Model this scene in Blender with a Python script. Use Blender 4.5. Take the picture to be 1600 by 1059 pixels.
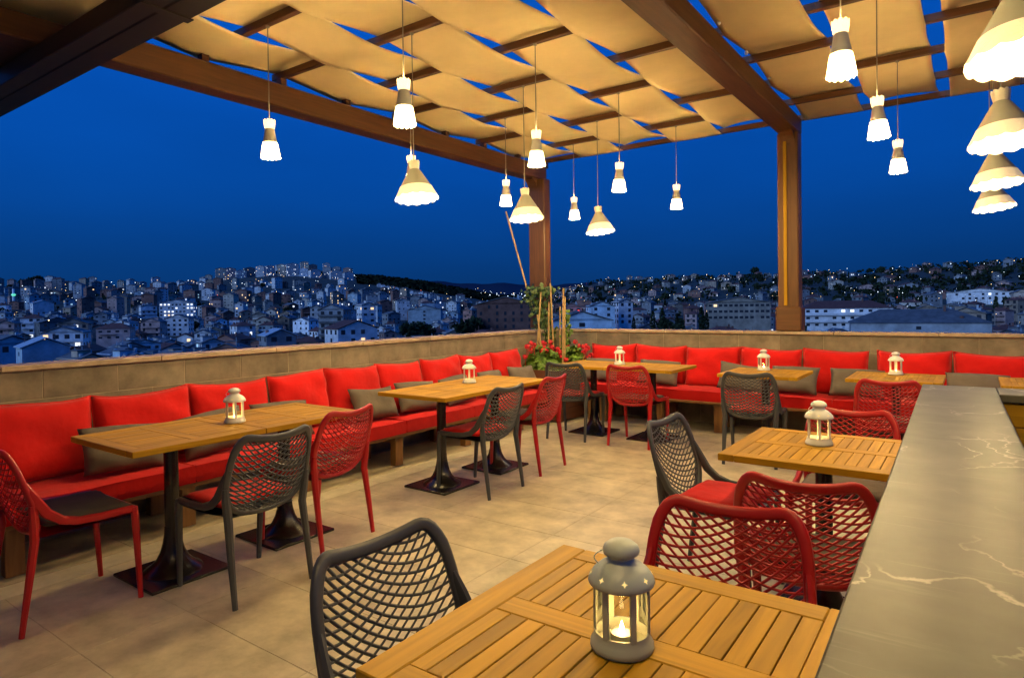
import bpy, math, random
from mathutils import Matrix, Vector
R = math.radians
rnd = random.Random(7)
SC = bpy.context.scene
for _o in list(bpy.data.objects):
    bpy.data.objects.remove(_o)
COL = SC.collection

# ------------------------------------------------------------------ camera
CAM_Z = 1.399
RT = Vector((0.81293, 0.58220, -0.01346)); UP = Vector((0.00263, 0.01944, 0.99981)); FW = Vector((-0.58235, 0.81281, -0.01428))
cd = bpy.data.cameras.new('camera'); cam = bpy.data.objects.new('camera', cd); COL.objects.link(cam)
cam.matrix_world = Matrix(((RT.x, UP.x, -FW.x, 0), (RT.y, UP.y, -FW.y, 0), (RT.z, UP.z, -FW.z, CAM_Z), (0, 0, 0, 1)))
cd.sensor_width = 36; cd.lens = 36 * 1007.5 / 1600; cd.shift_y = -(529.5 - 491.95) / 1600
cd.clip_start = 0.05; cd.clip_end = 30000
SC.camera = cam

# ------------------------------------------------------------------ world: blue hour sky
W = bpy.data.worlds.new('World'); SC.world = W; W.use_nodes = True
nt = W.node_tree; N = nt.nodes; L = nt.links; N.clear()
tc = N.new('ShaderNodeTexCoord'); sp = N.new('ShaderNodeSeparateXYZ'); L.new(tc.outputs['Generated'], sp.inputs[0])
mr = N.new('ShaderNodeMapRange'); mr.inputs[1].default_value = -0.05; mr.inputs[2].default_value = 0.75
L.new(sp.outputs['Z'], mr.inputs[0])
cr = N.new('ShaderNodeValToRGB'); L.new(mr.outputs[0], cr.inputs[0])
els = [(0.0, (0.002, 0.022, 0.085)), (0.06, (0.002, 0.024, 0.098)), (0.15, (0.0015, 0.037, 0.175)), (0.30, (0.001, 0.056, 0.30)), (0.6, (0.001, 0.072, 0.42)), (1.0, (0.001, 0.066, 0.42))]
while len(cr.color_ramp.elements) < len(els): cr.color_ramp.elements.new(0.5)
for e, (p, c) in zip(cr.color_ramp.elements, els): e.position = p; e.color = (*c, 1)
# the last light lingers in the west (world -X): a broad, gentle brightening
dx = N.new('ShaderNodeMapRange'); dx.inputs[1].default_value = 0.6; dx.inputs[2].default_value = -1.0; dx.inputs[3].default_value = 1.0; dx.inputs[4].default_value = 1.14
L.new(sp.outputs['X'], dx.inputs[0])
vm = N.new('ShaderNodeVectorMath'); vm.operation = 'SCALE'; L.new(cr.outputs[0], vm.inputs[0]); L.new(dx.outputs[0], vm.inputs['Scale'])
nz = N.new('ShaderNodeTexNoise'); nz.inputs['Scale'].default_value = 2.2; nz.inputs['Detail'].default_value = 5
mpn = N.new('ShaderNodeMapping'); mpn.inputs['Scale'].default_value = (1, 1, 4); L.new(tc.outputs['Generated'], mpn.inputs[0]); L.new(mpn.outputs[0], nz.inputs['Vector'])
mrn = N.new('ShaderNodeMapRange'); mrn.inputs[1].default_value = 0.3; mrn.inputs[2].default_value = 0.7; mrn.inputs[3].default_value = 0.93; mrn.inputs[4].default_value = 1.07; L.new(nz.outputs['Fac'], mrn.inputs[0])
vm2 = N.new('ShaderNodeVectorMath'); vm2.operation = 'SCALE'; L.new(vm.outputs[0], vm2.inputs[0]); L.new(mrn.outputs[0], vm2.inputs['Scale'])
bg = N.new('ShaderNodeBackground'); L.new(vm2.outputs[0], bg.inputs['Color']); bg.inputs['Strength'].default_value = 1.0
wo = N.new('ShaderNodeOutputWorld'); L.new(bg.outputs[0], wo.inputs['Surface'])

# last afterglow, from behind the camera: broad, weak, blue
sd = bpy.data.lights.new('afterglow', 'SUN'); sd.energy = 1.75; sd.angle = R(50); sd.color = (0.36, 0.57, 0.95)
so = bpy.data.objects.new('afterglow', sd); COL.objects.link(so)
so.rotation_euler = (-Vector((-0.30, -0.89, 0.33))).to_track_quat('-Z', 'Y').to_euler()

# ------------------------------------------------------------------ render / exposure
SC.view_settings.view_transform = 'Standard'; SC.view_settings.look = 'None'
SC.view_settings.exposure = 0.12; SC.view_settings.gamma = 1.0; SC.view_settings.use_curve_mapping = False
cy = SC.cycles
cy.use_denoising = True
try: cy.denoiser = 'OPENIMAGEDENOISE'
except Exception: pass
cy.max_bounces = 6; cy.diffuse_bounces = 4; cy.glossy_bounces = 3; cy.transmission_bounces = 4; cy.transparent_max_bounces = 12
cy.caustics_reflective = False; cy.caustics_refractive = False
cy.sample_clamp_indirect = 4.0; cy.blur_glossy = 0.5

LAMP_COL = (1.0, 0.70, 0.29)
N_POWER, W_POWER = 40.0, 17.0
CROWN_POWER = 13.5        # light that leaves the small lamps through their pierced crowns

# ------------------------------------------------------------------ materials
MATS = {}
def mat(name, color, rough=0.6, spec=0.5, metal=0.0, coat=0.0, emit=None, es=0.0, noise=None, bump=None, rand=0.0, wood=False, sheen=0.0, extra=None):
    """noise=(scale, amount) tints the colour; bump=(scale, strength); rand tints per object; wood=grain along local Y"""
    if name in MATS: return MATS[name]
    m = bpy.data.materials.new(name); m.use_nodes = True
    nt = m.node_tree; nd = nt.nodes; lk = nt.links; b = nd['Principled BSDF']
    b.inputs['Base Color'].default_value = (*color, 1); b.inputs['Roughness'].default_value = rough
    b.inputs['Specular IOR Level'].default_value = spec; b.inputs['Metallic'].default_value = metal
    b.inputs['Coat Weight'].default_value = coat
    if sheen: b.inputs['Sheen Weight'].default_value = sheen
    if emit: b.inputs['Emission Color'].default_value = (*emit, 1); b.inputs['Emission Strength'].default_value = es
    col = None
    tc = nd.new('ShaderNodeTexCoord')
    if wood:
        mp = nd.new('ShaderNodeMapping'); mp.inputs['Scale'].default_value = (26, 1.6, 26)
        oi = nd.new('ShaderNodeObjectInfo'); av = nd.new('ShaderNodeVectorMath'); av.operation = 'ADD'
        sc_ = nd.new('ShaderNodeVectorMath'); sc_.operation = 'SCALE'; sc_.inputs[0].default_value = (31, 17, 23); lk.new(oi.outputs['Random'], sc_.inputs['Scale'])
        lk.new(tc.outputs['Object'], av.inputs[0]); lk.new(sc_.outputs[0], av.inputs[1]); lk.new(av.outputs[0], mp.inputs[0])
        nz = nd.new('ShaderNodeTexNoise'); nz.inputs['Scale'].default_value = 1.0; nz.inputs['Detail'].default_value = 6; nz.inputs['Distortion'].default_value = 1.2
        lk.new(mp.outputs[0], nz.inputs['Vector'])
        rp = nd.new('ShaderNodeValToRGB'); lk.new(nz.outputs['Fac'], rp.inputs[0])
        rp.color_ramp.elements[0].position = 0.3; rp.color_ramp.elements[1].position = 0.72
        rp.color_ramp.elements[0].color = (*[c * 0.72 for c in color], 1); rp.color_ramp.elements[1].color = (*[min(1, c * 1.2) for c in color], 1)
        col = rp.outputs[0]; hsrc = nz.outputs['Fac']
        bp = nd.new('ShaderNodeBump'); bp.inputs['Strength'].default_value = 0.15; bp.inputs['Distance'].default_value = 0.003
        lk.new(hsrc, bp.inputs['Height']); lk.new(bp.outputs[0], b.inputs['Normal'])
    if noise:
        nz = nd.new('ShaderNodeTexNoise'); nz.inputs['Scale'].default_value = noise[0]; nz.inputs['Detail'].default_value = 6; nz.inputs['Roughness'].default_value = 0.62
        src = tc.outputs['Object']
        oi = nd.new('ShaderNodeObjectInfo'); av = nd.new('ShaderNodeVectorMath'); av.operation = 'ADD'
        lk.new(src, av.inputs[0]); lk.new(oi.outputs['Location'], av.inputs[1]); lk.new(av.outputs[0], nz.inputs['Vector'])
        rp = nd.new('ShaderNodeValToRGB'); lk.new(nz.outputs['Fac'], rp.inputs[0])
        rp.color_ramp.elements[0].position = 0.32; rp.color_ramp.elements[1].position = 0.7
        a = noise[1]
        rp.color_ramp.elements[0].color = (*[c * (1 - a) for c in color], 1); rp.color_ramp.elements[1].color = (*[min(1, c * (1 + a * 0.7)) for c in color], 1)
        col = rp.outputs[0]
    if rand:
        oi = nd.new('ShaderNodeObjectInfo'); mrr = nd.new('ShaderNodeMapRange'); mrr.inputs[3].default_value = 1 - rand; mrr.inputs[4].default_value = 1 + rand
        lk.new(oi.outputs['Random'], mrr.inputs[0])
        vs = nd.new('ShaderNodeVectorMath'); vs.operation = 'SCALE'; lk.new(mrr.outputs[0], vs.inputs['Scale'])
        if col: lk.new(col, vs.inputs[0])
        else: vs.inputs[0].default_value = color
        col = vs.outputs[0]
    if col: lk.new(col, b.inputs['Base Color'])
    if bump:
        nz = nd.new('ShaderNodeTexNoise'); nz.inputs['Scale'].default_value = bump[0]; nz.inputs['Detail'].default_value = 4
        lk.new(tc.outputs['Object'], nz.inputs['Vector'])
        bp = nd.new('ShaderNodeBump'); bp.inputs['Strength'].default_value = bump[1]; bp.inputs['Distance'].default_value = 0.01
        lk.new(nz.outputs['Fac'], bp.inputs['Height']); lk.new(bp.outputs[0], b.inputs['Normal'])
    MATS[name] = m
    return m

def glass_mat():
    m = bpy.data.materials.new('lantern_glass'); m.use_nodes = True; nt = m.node_tree; nd = nt.nodes; lk = nt.links; nd.clear()
    o = nd.new('ShaderNodeOutputMaterial'); mx = nd.new('ShaderNodeMixShader'); t = nd.new('ShaderNodeBsdfTransparent'); g = nd.new('ShaderNodeBsdfGlossy')
    t.inputs[0].default_value = (0.97, 0.98, 0.97, 1); g.inputs['Roughness'].default_value = 0.05
    fr = nd.new('ShaderNodeFresnel'); fr.inputs[0].default_value = 1.35
    lk.new(fr.outputs[0], mx.inputs[0]); lk.new(t.outputs[0], mx.inputs[1]); lk.new(g.outputs[0], mx.inputs[2]); lk.new(mx.outputs[0], o.inputs[0])
    return m
GLASS = glass_mat()

def marble_mat():
    m = bpy.data.materials.new('grey_marble'); m.use_nodes = True; nt = m.node_tree; nd = nt.nodes; lk = nt.links; b = nd['Principled BSDF']
    b.inputs['Roughness'].default_value = 0.36; b.inputs['Specular IOR Level'].default_value = 0.09
    tc = nd.new('ShaderNodeTexCoord')
    n1 = nd.new('ShaderNodeTexNoise'); n1.inputs['Scale'].default_value = 4.5; n1.inputs['Detail'].default_value = 7; lk.new(tc.outputs['Object'], n1.inputs['Vector'])
    ad = nd.new('ShaderNodeVectorMath'); ad.operation = 'MULTIPLY_ADD'; lk.new(n1.outputs['Color'], ad.inputs[0]); ad.inputs[1].default_value = (0.34, 0.34, 0.34); lk.new(tc.outputs['Object'], ad.inputs[2])
    mp = nd.new('ShaderNodeMapping'); mp.inputs['Scale'].default_value = (5.2, 2.7, 1); mp.inputs['Location'].default_value = (0.37, 0.2, 0); mp.inputs['Rotation'].default_value = (0, 0, 0.5); lk.new(ad.outputs[0], mp.inputs[0])
    v = nd.new('ShaderNodeTexVoronoi'); v.feature = 'DISTANCE_TO_EDGE'; v.inputs['Scale'].default_value = 1.0; lk.new(mp.outputs[0], v.inputs['Vector'])
    r1 = nd.new('ShaderNodeMapRange'); r1.inputs[1].default_value = 0.004; r1.inputs[2].default_value = 0.016; r1.inputs[3].default_value = 1; r1.inputs[4].default_value = 0; lk.new(v.outputs['Distance'], r1.inputs[0])
    n2 = nd.new('ShaderNodeTexNoise'); n2.inputs['Scale'].default_value = 2.6; n2.inputs['Detail'].default_value = 3; lk.new(tc.outputs['Object'], n2.inputs['Vector'])
    r2 = nd.new('ShaderNodeMapRange'); r2.inputs[1].default_value = 0.46; r2.inputs[2].default_value = 0.66; lk.new(n2.outputs['Fac'], r2.inputs[0])
    mu = nd.new('ShaderNodeMath'); mu.operation = 'MULTIPLY'; lk.new(r1.outputs[0], mu.inputs[0]); lk.new(r2.outputs[0], mu.inputs[1])
    # fine streaks running across the slab
    ms = nd.new('ShaderNodeMapping'); ms.inputs['Scale'].default_value = (2.0, 34, 1); ms.inputs['Rotation'].default_value = (0, 0, 0.08); lk.new(tc.outputs['Object'], ms.inputs[0])
    n3 = nd.new('ShaderNodeTexNoise'); n3.inputs['Scale'].default_value = 1.5; n3.inputs['Detail'].default_value = 5; lk.new(ms.outputs[0], n3.inputs['Vector'])
    r3 = nd.new('ShaderNodeMapRange'); r3.inputs[1].default_value = 0.62; r3.inputs[2].default_value = 0.8; r3.inputs[3].default_value = 0; r3.inputs[4].default_value = 0.22; lk.new(n3.outputs['Fac'], r3.inputs[0])
    mxv = nd.new('ShaderNodeMath'); mxv.operation = 'MAXIMUM'; lk.new(mu.outputs[0], mxv.inputs[0]); lk.new(r3.outputs[0], mxv.inputs[1])
    n4 = nd.new('ShaderNodeTexNoise'); n4.inputs['Scale'].default_value = 7; n4.inputs['Detail'].default_value = 8; lk.new(tc.outputs['Object'], n4.inputs['Vector'])
    rp = nd.new('ShaderNodeValToRGB'); lk.new(n4.outputs['Fac'], rp.inputs[0]); rp.color_ramp.elements[0].color = (0.072, 0.070, 0.052, 1); rp.color_ramp.elements[1].color = (0.115, 0.112, 0.085, 1)
    rp.color_ramp.elements[0].position = 0.3; rp.color_ramp.elements[1].position = 0.7
    mx = nd.new('ShaderNodeMix'); mx.data_type = 'RGBA'; lk.new(mxv.outputs[0], mx.inputs['Factor']); lk.new(rp.outputs[0], mx.inputs['A']); mx.inputs['B'].default_value = (0.34, 0.32, 0.26, 1)
    lk.new(mx.outputs['Result'], b.inputs['Base Color'])
    return m

TEAK = mat('teak', (0.46, 0.25, 0.012), rough=0.5, spec=0.18, wood=True, rand=0.16)
RAFT = mat('pergola_timber', (0.125, 0.052, 0.017), rough=0.5, wood=True, rand=0.12)
BENCHW = mat('bench_timber', (0.26, 0.13, 0.045), rough=0.5, wood=True, rand=0.1)
DARKSTEEL = mat('dark_painted_beam', (0.035, 0.025, 0.02), rough=0.5, noise=(3, 0.3))
IRON = mat('black_gloss_iron', (0.014, 0.012, 0.011), rough=0.27, spec=0.6, bump=(40, 0.05))
STONE = mat('parapet_stone', (0.215, 0.182, 0.132), rough=0.7, noise=(5, 0.42), bump=(30, 0.15), rand=0.14)
CAPST = mat('cap_stone', (0.40, 0.31, 0.22), rough=0.55, noise=(9, 0.35), bump=(40, 0.15), rand=0.08)
GROUT = mat('grout', (0.42, 0.36, 0.26), rough=0.9, noise=(10, 0.2))
TILE = mat('floor_tile', (0.54, 0.47, 0.33), rough=0.40, noise=(4.5, 0.36), bump=(18, 0.08), rand=0.05)
STRIP = mat('pale_strip_stone', (0.60, 0.55, 0.42), rough=0.45, noise=(8, 0.18), rand=0.05)
GROUTF = mat('floor_grout', (0.46, 0.41, 0.31), rough=0.9, noise=(12, 0.2))
REDF = mat('red_fabric', (0.60, 0.010, 0.010), rough=0.85, spec=0.15, sheen=0.12, noise=(4, 0.17), bump=(16, 0.55), rand=0.08)
TAUPE = mat('taupe_fabric', (0.155, 0.13, 0.11), rough=0.85, spec=0.2, noise=(6, 0.12), bump=(18, 0.5), rand=0.1)
DKGREY = mat('dark_grey_fabric', (0.075, 0.062, 0.05), rough=0.85, spec=0.2, noise=(6, 0.15), bump=(240, 0.12))
REDP = mat('red_plastic', (0.43, 0.007, 0.011), rough=0.38, spec=0.5, noise=(4, 0.08))
GREYP = mat('anthracite_plastic', (0.050, 0.056, 0.068), rough=0.42, spec=0.5, noise=(4, 0.1))
SAIL = mat('cream_canvas', (0.92, 0.71, 0.38), rough=0.8, spec=0.15, noise=(2.2, 0.08), bump=(4, 0.8), rand=0.06)
ENAMEL_W = mat('lamp_enamel_pale', (0.29, 0.285, 0.225), rough=0.45, noise=(8, 0.06))
ENAMEL = mat('lamp_enamel', (0.70, 0.68, 0.56), rough=0.45, noise=(8, 0.06))
SKIRT_N = mat('glowing_lace', (0.8, 0.75, 0.6), rough=0.5, emit=(1.0, 0.74, 0.33), es=8.0, bump=(120, 0.5))
SKIRT_W = mat('backlit_lace', (0.78, 0.70, 0.55), rough=0.5, emit=(1.0, 0.76, 0.42), es=0.32, bump=(120, 0.6))
COLLAR_N = mat('glowing_crown', (0.8, 0.7, 0.5), rough=0.5, emit=(1.0, 0.70, 0.32), es=2.2, bump=(160, 0.6))
COLLAR_W = mat('pale_crown', (0.62, 0.57, 0.45), rough=0.5, bump=(160, 0.4))
BULB = mat('lit_bulb', (1, 1, 1), emit=(1.0, 0.86, 0.58), es=18.0)
CORD = mat('cord_grey', (0.25, 0.22, 0.18), rough=0.5)
WHITEM = mat('cream_painted_metal', (0.82, 0.81, 0.76), rough=0.4, noise=(10, 0.06))
GREENM = mat('sage_painted_metal', (0.48, 0.54, 0.48), rough=0.42, noise=(10, 0.06))
WAX = mat('candle_wax', (0.85, 0.75, 0.55), rough=0.5, emit=(1.0, 0.55, 0.18), es=0.5)
TIN = mat('tealight_tin', (0.6, 0.6, 0.6), rough=0.3, metal=0.9)
FLAME = mat('candle_flame', (1, 0.9, 0.6), emit=(1.0, 0.70, 0.25), es=25.0)
HOLE = mat('star_hole_glow', (0.4, 0.3, 0.1), emit=(1.0, 0.72, 0.25), es=0.9)
BAMBOO = mat('bamboo', (0.50, 0.33, 0.13), rough=0.5, wood=True, rand=0.15)
LEAF = mat('geranium_leaf', (0.13, 0.24, 0.03), rough=0.5, noise=(14, 0.75))
VINE = mat('vine_leaf', (0.05, 0.10, 0.02), rough=0.5, noise=(9, 0.5))
FLOWER = mat('geranium_flower', (0.70, 0.015, 0.03), rough=0.6, noise=(20, 0.3))
POT = mat('planter_wood', (0.13, 0.045, 0.022), rough=0.6, wood=True)
SOIL = mat('soil', (0.05, 0.035, 0.02), rough=0.95, noise=(20, 0.4))
PLASTER = mat('plaster_wall', (0.42, 0.36, 0.27), rough=0.8, noise=(3, 0.15))
MARBLE = marble_mat()

# ------------------------------------------------------------------ mesh builder
class MB:
    def __init__(s): s.v = []; s.f = []; s.m = []; s.mi = 0
    def add(s, vs, fs):
        o = len(s.v); s.v += [tuple(q) for q in vs]; s.f += [tuple(i + o for i in f) for f in fs]; s.m += [s.mi] * len(fs)
    def box(s, x0, x1, y0, y1, z0, z1, M=None):
        vs = [Vector((x, y, z)) for z in (z0, z1) for y in (y0, y1) for x in (x0, x1)]
        if M: vs = [M @ q for q in vs]
        s.add(vs, [(0, 2, 3, 1), (4, 5, 7, 6), (0, 1, 5, 4), (2, 6, 7, 3), (0, 4, 6, 2), (1, 3, 7, 5)])
    def cbox(s, x0, x1, y0, y1, z0, z1, c=0.004, M=None):
        """chamfered box"""
        X, Y, Z = (x0, x1), (y0, y1), (z0, z1); vs = []; ix = {}
        sg = (1, -1)
        for i in (0, 1):
            for j in (0, 1):
                for k in (0, 1):
                    a, b_, d = X[i], Y[j], Z[k]; ca, cb, cdd = c * sg[i], c * sg[j], c * sg[k]
                    for ax, q in enumerate(((a, b_ + cb, d + cdd), (a + ca, b_, d + cdd), (a + ca, b_ + cb, d))):
                        ix[i, j, k, ax] = len(vs); vs.append(Vector(q))
        fs = []
        for i in (0, 1): fs.append([ix[i, j, k, 0] for j, k in ((0, 0), (1, 0), (1, 1), (0, 1))][::(1 if i else -1)])
        for j in (0, 1): fs.append([ix[i, j, k, 1] for i, k in ((0, 0), (1, 0), (1, 1), (0, 1))][::(-1 if j else 1)])
        for k in (0, 1): fs.append([ix[i, j, k, 2] for i, j in ((0, 0), (1, 0), (1, 1), (0, 1))][::(1 if k else -1)])
        for i in (0, 1):
            for j in (0, 1): fs.append([ix[i, j, 0, 0], ix[i, j, 1, 0], ix[i, j, 1, 1], ix[i, j, 0, 1]][::(1 if (i + j) % 2 else -1)])
            for k in (0, 1): fs.append([ix[i, 0, k, 0], ix[i, 1, k, 0], ix[i, 1, k, 2], ix[i, 0, k, 2]][::(-1 if (i + k) % 2 else 1)])
        for j in (0, 1):
            for k in (0, 1): fs.append([ix[0, j, k, 1], ix[1, j, k, 1], ix[1, j, k, 2], ix[0, j, k, 2]][::(1 if (j + k) % 2 else -1)])
        for i in (0, 1):
            for j in (0, 1):
                for k in (0, 1): fs.append([ix[i, j, k, 0], ix[i, j, k, 1], ix[i, j, k, 2]][::(1 if (i + j + k) % 2 else -1)])
        if M: vs = [M @ q for q in vs]
        s.add(vs, fs)
    def tube(s, pts, rad, n=8, closed=False, flat=None, caps=True, ref=Vector((0, 0, 1))):
        """tube through pts; rad number or list; flat=(a,b) scales the section along (side, up)"""
        pts = [Vector(q) for q in pts]; m = len(pts)
        rads = rad if isinstance(rad, (list, tuple)) else [rad] * m
        a, b = flat if flat else (1, 1)
        vs = []
        prev = None
        for i, q in enumerate(pts):
            if closed: t = pts[(i + 1) % m] - pts[i - 1]
            else: t = pts[min(i + 1, m - 1)] - pts[max(i - 1, 0)]
            t.normalize()
            if prev is None:
                rr = ref if abs(t.dot(ref)) < 0.95 else Vector((1, 0, 0)) if abs(t.x) < 0.9 else Vector((0, 1, 0))
                sd = t.cross(rr).normalized()
            else:
                sd = (prev - t * prev.dot(t)).normalized()
            prev = sd; u = sd.cross(t)
            for k in range(n):
                an = 2 * math.pi * k / n
                vs.append(q + (sd * math.cos(an) * a + u * math.sin(an) * b) * rads[i])
        fs = []
        for i in range(m if closed else m - 1):
            j = (i + 1) % m
            for k in range(n):
                k2 = (k + 1) % n
                fs.append((i * n + k, i * n + k2, j * n + k2, j * n + k))
        if caps and not closed:
            fs.append(tuple(range(n))[::-1]); fs.append(tuple((m - 1) * n + k for k in range(n)))
        s.add(vs, fs)
    def lathe(s, prof, n=24, c=(0, 0, 0), cap=False, a0=0.0, a1=None, mod=None):
        vs = []; full = a1 is None; span = 2 * math.pi if full else a1 - a0; cols = n if full else n + 1
        for i, (r, z) in enumerate(prof):
            for k in range(cols):
                an = a0 + span * k / n
                rr, zz = (r, z) if not mod else mod(i, r, z, an)
                vs.append((c[0] + rr * math.cos(an), c[1] + rr * math.sin(an), c[2] + zz))
        fs = []
        for i in range(len(prof) - 1):
            for k in range(n):
                k2 = (k + 1) % cols
                fs.append((i * cols + k, i * cols + k2, (i + 1) * cols + k2, (i + 1) * cols + k))
        if cap:
            fs.append(tuple(range(n))[::-1]); fs.append(tuple((len(prof) - 1) * cols + k for k in range(n)))
        s.add(vs, fs)
    def mesh(s, name, mats, smooth=False):
        me = bpy.data.meshes.new(name); me.from_pydata(s.v, [], s.f); me.update()
        for m_ in (mats if isinstance(mats, (list, tuple)) else [mats]): me.materials.append(m_)
        if any(s.m): me.polygons.foreach_set('material_index', s.m)
        if smooth:
            me.polygons.foreach_set('use_smooth', [True] * len(me.polygons))
            if smooth != 'all': me.set_sharp_from_angle(angle=R(38))
        return me

def obj(name, me, parent=None, loc=(0, 0, 0), rot=(0, 0, 0), kind=None):
    o = bpy.data.objects.new(name, me); COL.objects.link(o); o.location = loc; o.rotation_euler = rot
    if parent: o.parent = parent
    if kind: o['kind'] = kind
    return o
def tag(o, label, cat, group=None):
    o['label'] = label; o['category'] = cat
    if group: o['group'] = group
    return o
def thing(name, label, cat, loc=(0, 0, 0), rz=0.0, group=None):
    o = bpy.data.objects.new(name, None); o.empty_display_size = 0.1; COL.objects.link(o); o.location = loc; o.rotation_euler = (0, 0, rz)
    return tag(o, label, cat, group)
def dup(root, loc, rz, label, group=None):
    r = root.copy(); COL.objects.link(r); r.location = loc; r.rotation_euler = (0, 0, rz); r['label'] = label
    if group: r['group'] = group
    for ch in list(root.children):
        c = ch.copy(); COL.objects.link(c); c.parent = r
        for g in list(ch.children):
            d = g.copy(); COL.objects.link(d); d.parent = c
    return r

# ================================================================== THE TERRACE
XW, YW = -4.66, 7.44          # inner faces of the parapets
# slab and floor
mb = MB(); mb.box(-4.95, 6.0, -4.2, 7.72, -0.5, -0.0018)
floor = obj('floor', mb.mesh('floor', GROUTF), kind='structure')
TX, TY, J = 0.893, 0.445, 0.0022
xs0 = -3.85
def tile_mesh(w, d):
    b = MB(); b.cbox(0, w, 0, d, -0.012, 0.0, c=0.0025); return b.mesh('tile', TILE)
full = tile_mesh(TX - J, TY - J)
cut = {}
y = 1.09 - 4 * TY
while y < 6.9:
    x = -2.983 - TX
    while x < 3.2:
        x0, x1 = max(x, xs0), x + TX - J; y1 = min(y + TY - J, 6.88)
        if x1 - x0 > 0.03 and y1 - y > 0.03:
            if x0 == x and y1 == y + TY - J: me = full
            else:
                k = (round(x1 - x0, 3), round(y1 - y, 3))
                if k not in cut: cut[k] = tile_mesh(*k)
                me = cut[k]
            obj('tile', me, floor, (x0, y, 0))
        x += TX
    y += TY
# pale strip in front of the benches and the tiles under the benches
def strip(x0, x1, y0, y1, m):
    b = MB(); b.cbox(0, x1 - x0, 0, y1 - y0, -0.012, 0.001, c=0.002); obj('tile', b.mesh('border_tile', m), floor, (x0, y0, 0))
yy = -0.9
while yy < 6.85:
    strip(-4.03, -3.855, yy, min(yy + 0.89, 7.05) - J, STRIP); strip(XW + 0.005, -4.035, yy, min(yy + 0.89, 7.05) - J, TILE); yy += 0.89
xx = -3.85
while xx < 3.0:
    strip(xx, xx + 0.89 - J, 6.885, 7.05, STRIP); strip(xx, xx + 0.89 - J, 7.055, YW - 0.005, TILE); xx += 0.89

# building the terrace stands on, and an unseen upper wall, made tall and wide to block the afterglow
mb = MB(); mb.box(-4.96, 12, -16, 7.74, -26, -0.51)
tag(obj('terrace_building', mb.mesh('terrace_building', PLASTER)), 'plain rendered building that carries the restaurant terrace', 'building')
mb = MB(); mb.box(-17, 14, -4.5, -4.2, -0.5, 7.5)
tag(obj('sun_block_wall', mb.mesh('sun_block_wall', PLASTER)), 'unseen plastered wall behind the camera, enlarged to block the afterglow', 'wall')

# parapets: core, stone slabs in courses, cap stones
def parapet(name, label, along_y, a0, a1, joints1):
    th = 0.19
    b = MB()
    if along_y: b.box(XW - th, XW - 0.003, a0, a1, -0.5, 1.045)
    else: b.box(a0, a1, YW + 0.003, YW + th, -0.5, 1.045)
    p = tag(obj(name, b.mesh(name, GROUT)), label, 'wall')
    def slab(u0, u1, z0, z1):
        b = MB(); off = rnd.uniform(-0.0015, 0.0015)
        b.cbox(0, u1 - u0 - 0.0035, 0, 0.014, 0, z1 - z0 - 0.0035, c=0.002)
        me = b.mesh('slab', STONE)
        if along_y: obj('slab', me, p, (XW - 0.014 + off, u1 - 0.005, z0), (0, 0, -math.pi / 2))
        else: obj('slab', me, p, (u0, YW + off, z0))
    js = joints1
    for i in range(len(js) - 1): slab(js[i], js[i + 1], 0.868, 1.045)
    js2 = [js[0]] + [(js[i] + js[i + 1]) / 2 for i in range(len(js) - 1)] + [js[-1]]
    for i in range(len(js2) - 1): slab(js2[i], js2[i + 1], 0.44, 0.868)
    for i in range(len(js) - 1): slab(js[i], js[i + 1], 0.012, 0.44)
    u = a0
    while u < a1 - 0.05:
        u1 = min(u + 0.92, a1); b = MB(); b.cbox(0, u1 - u - 0.004, 0, 0.235, 0, 0.034, c=0.004); me = b.mesh('cap_stone', CAPST)
        if along_y: obj('cap_stone', me, p, (XW - 0.215, u1, 1.046), (0, 0, -math.pi / 2))
        else: obj('cap_stone', me, p, (u, YW - 0.02, 1.046))
        u = u1
    return p
parapet('parapet_wall', 'stone clad parapet wall along the left side behind the long bench', True, -4.2, 7.42,
        [-4.2, -3.3, -2.42, -1.53, -0.65, 0.23, 0.65, 1.54, 1.97, 2.42, 2.86, 3.29, 3.73, 4.17, 4.60, 5.02, 5.46, 6.34, 7.42])
parapet('parapet_wall', 'stone clad parapet wall across the back of the terrace', False, -4.87, 4.4,
        [-4.87, -4.42, -3.98, -3.52, -3.07, -2.62, -2.17, -1.73, -1.29, -0.85, -0.41, 0.04, 0.48, 0.93, 1.82, 2.7, 3.5, 4.4])

# ------------------------------------------------------------------ pergola: posts, beams, rafters, canvas bands
perg = thing('pergola', 'brown timber pergola over the terrace with posts, beams and rafters', 'pergola', (0, 0, 0))
def plank(name, x0, x1, y0, y1, z0, z1, m, parent, c=0.006):
    """box whose grain (local Y) runs along its longest side"""
    dx, dy, dz = x1 - x0, y1 - y0, z1 - z0; b = MB()
    cx, cy_, cz = (x0 + x1) / 2, (y0 + y1) / 2, (z0 + z1) / 2
    if dz >= dx and dz >= dy: b.cbox(-dx / 2, dx / 2, -dz / 2, dz / 2, -dy / 2, dy / 2, c); rot = (R(90), 0, 0)
    elif dx >= dy: b.cbox(-dy / 2, dy / 2, -dx / 2, dx / 2, -dz / 2, dz / 2, c); rot = (0, 0, R(90))
    else: b.cbox(-dx / 2, dx / 2, -dy / 2, dy / 2, -dz / 2, dz / 2, c); rot = (0, 0, 0)
    return obj(name, b.mesh(name, m), parent, (cx, cy_, cz), rot)
plank('beam', -5.06, -4.86, 2.014, 7.66, 3.14, 3.34, RAFT, perg, 0.01)
plank('beam', -1.74, -1.535, 2.014, 7.66, 3.235, 3.41, RAFT, perg, 0.01)
plank('beam', 1.95, 2.15, 2.014, 7.66, 3.235, 3.41, RAFT, perg, 0.01)
plank('beam', -6.1, -5.2, -2.0, 2.10, 3.24, 3.415, RAFT, perg, 0.01)
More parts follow.
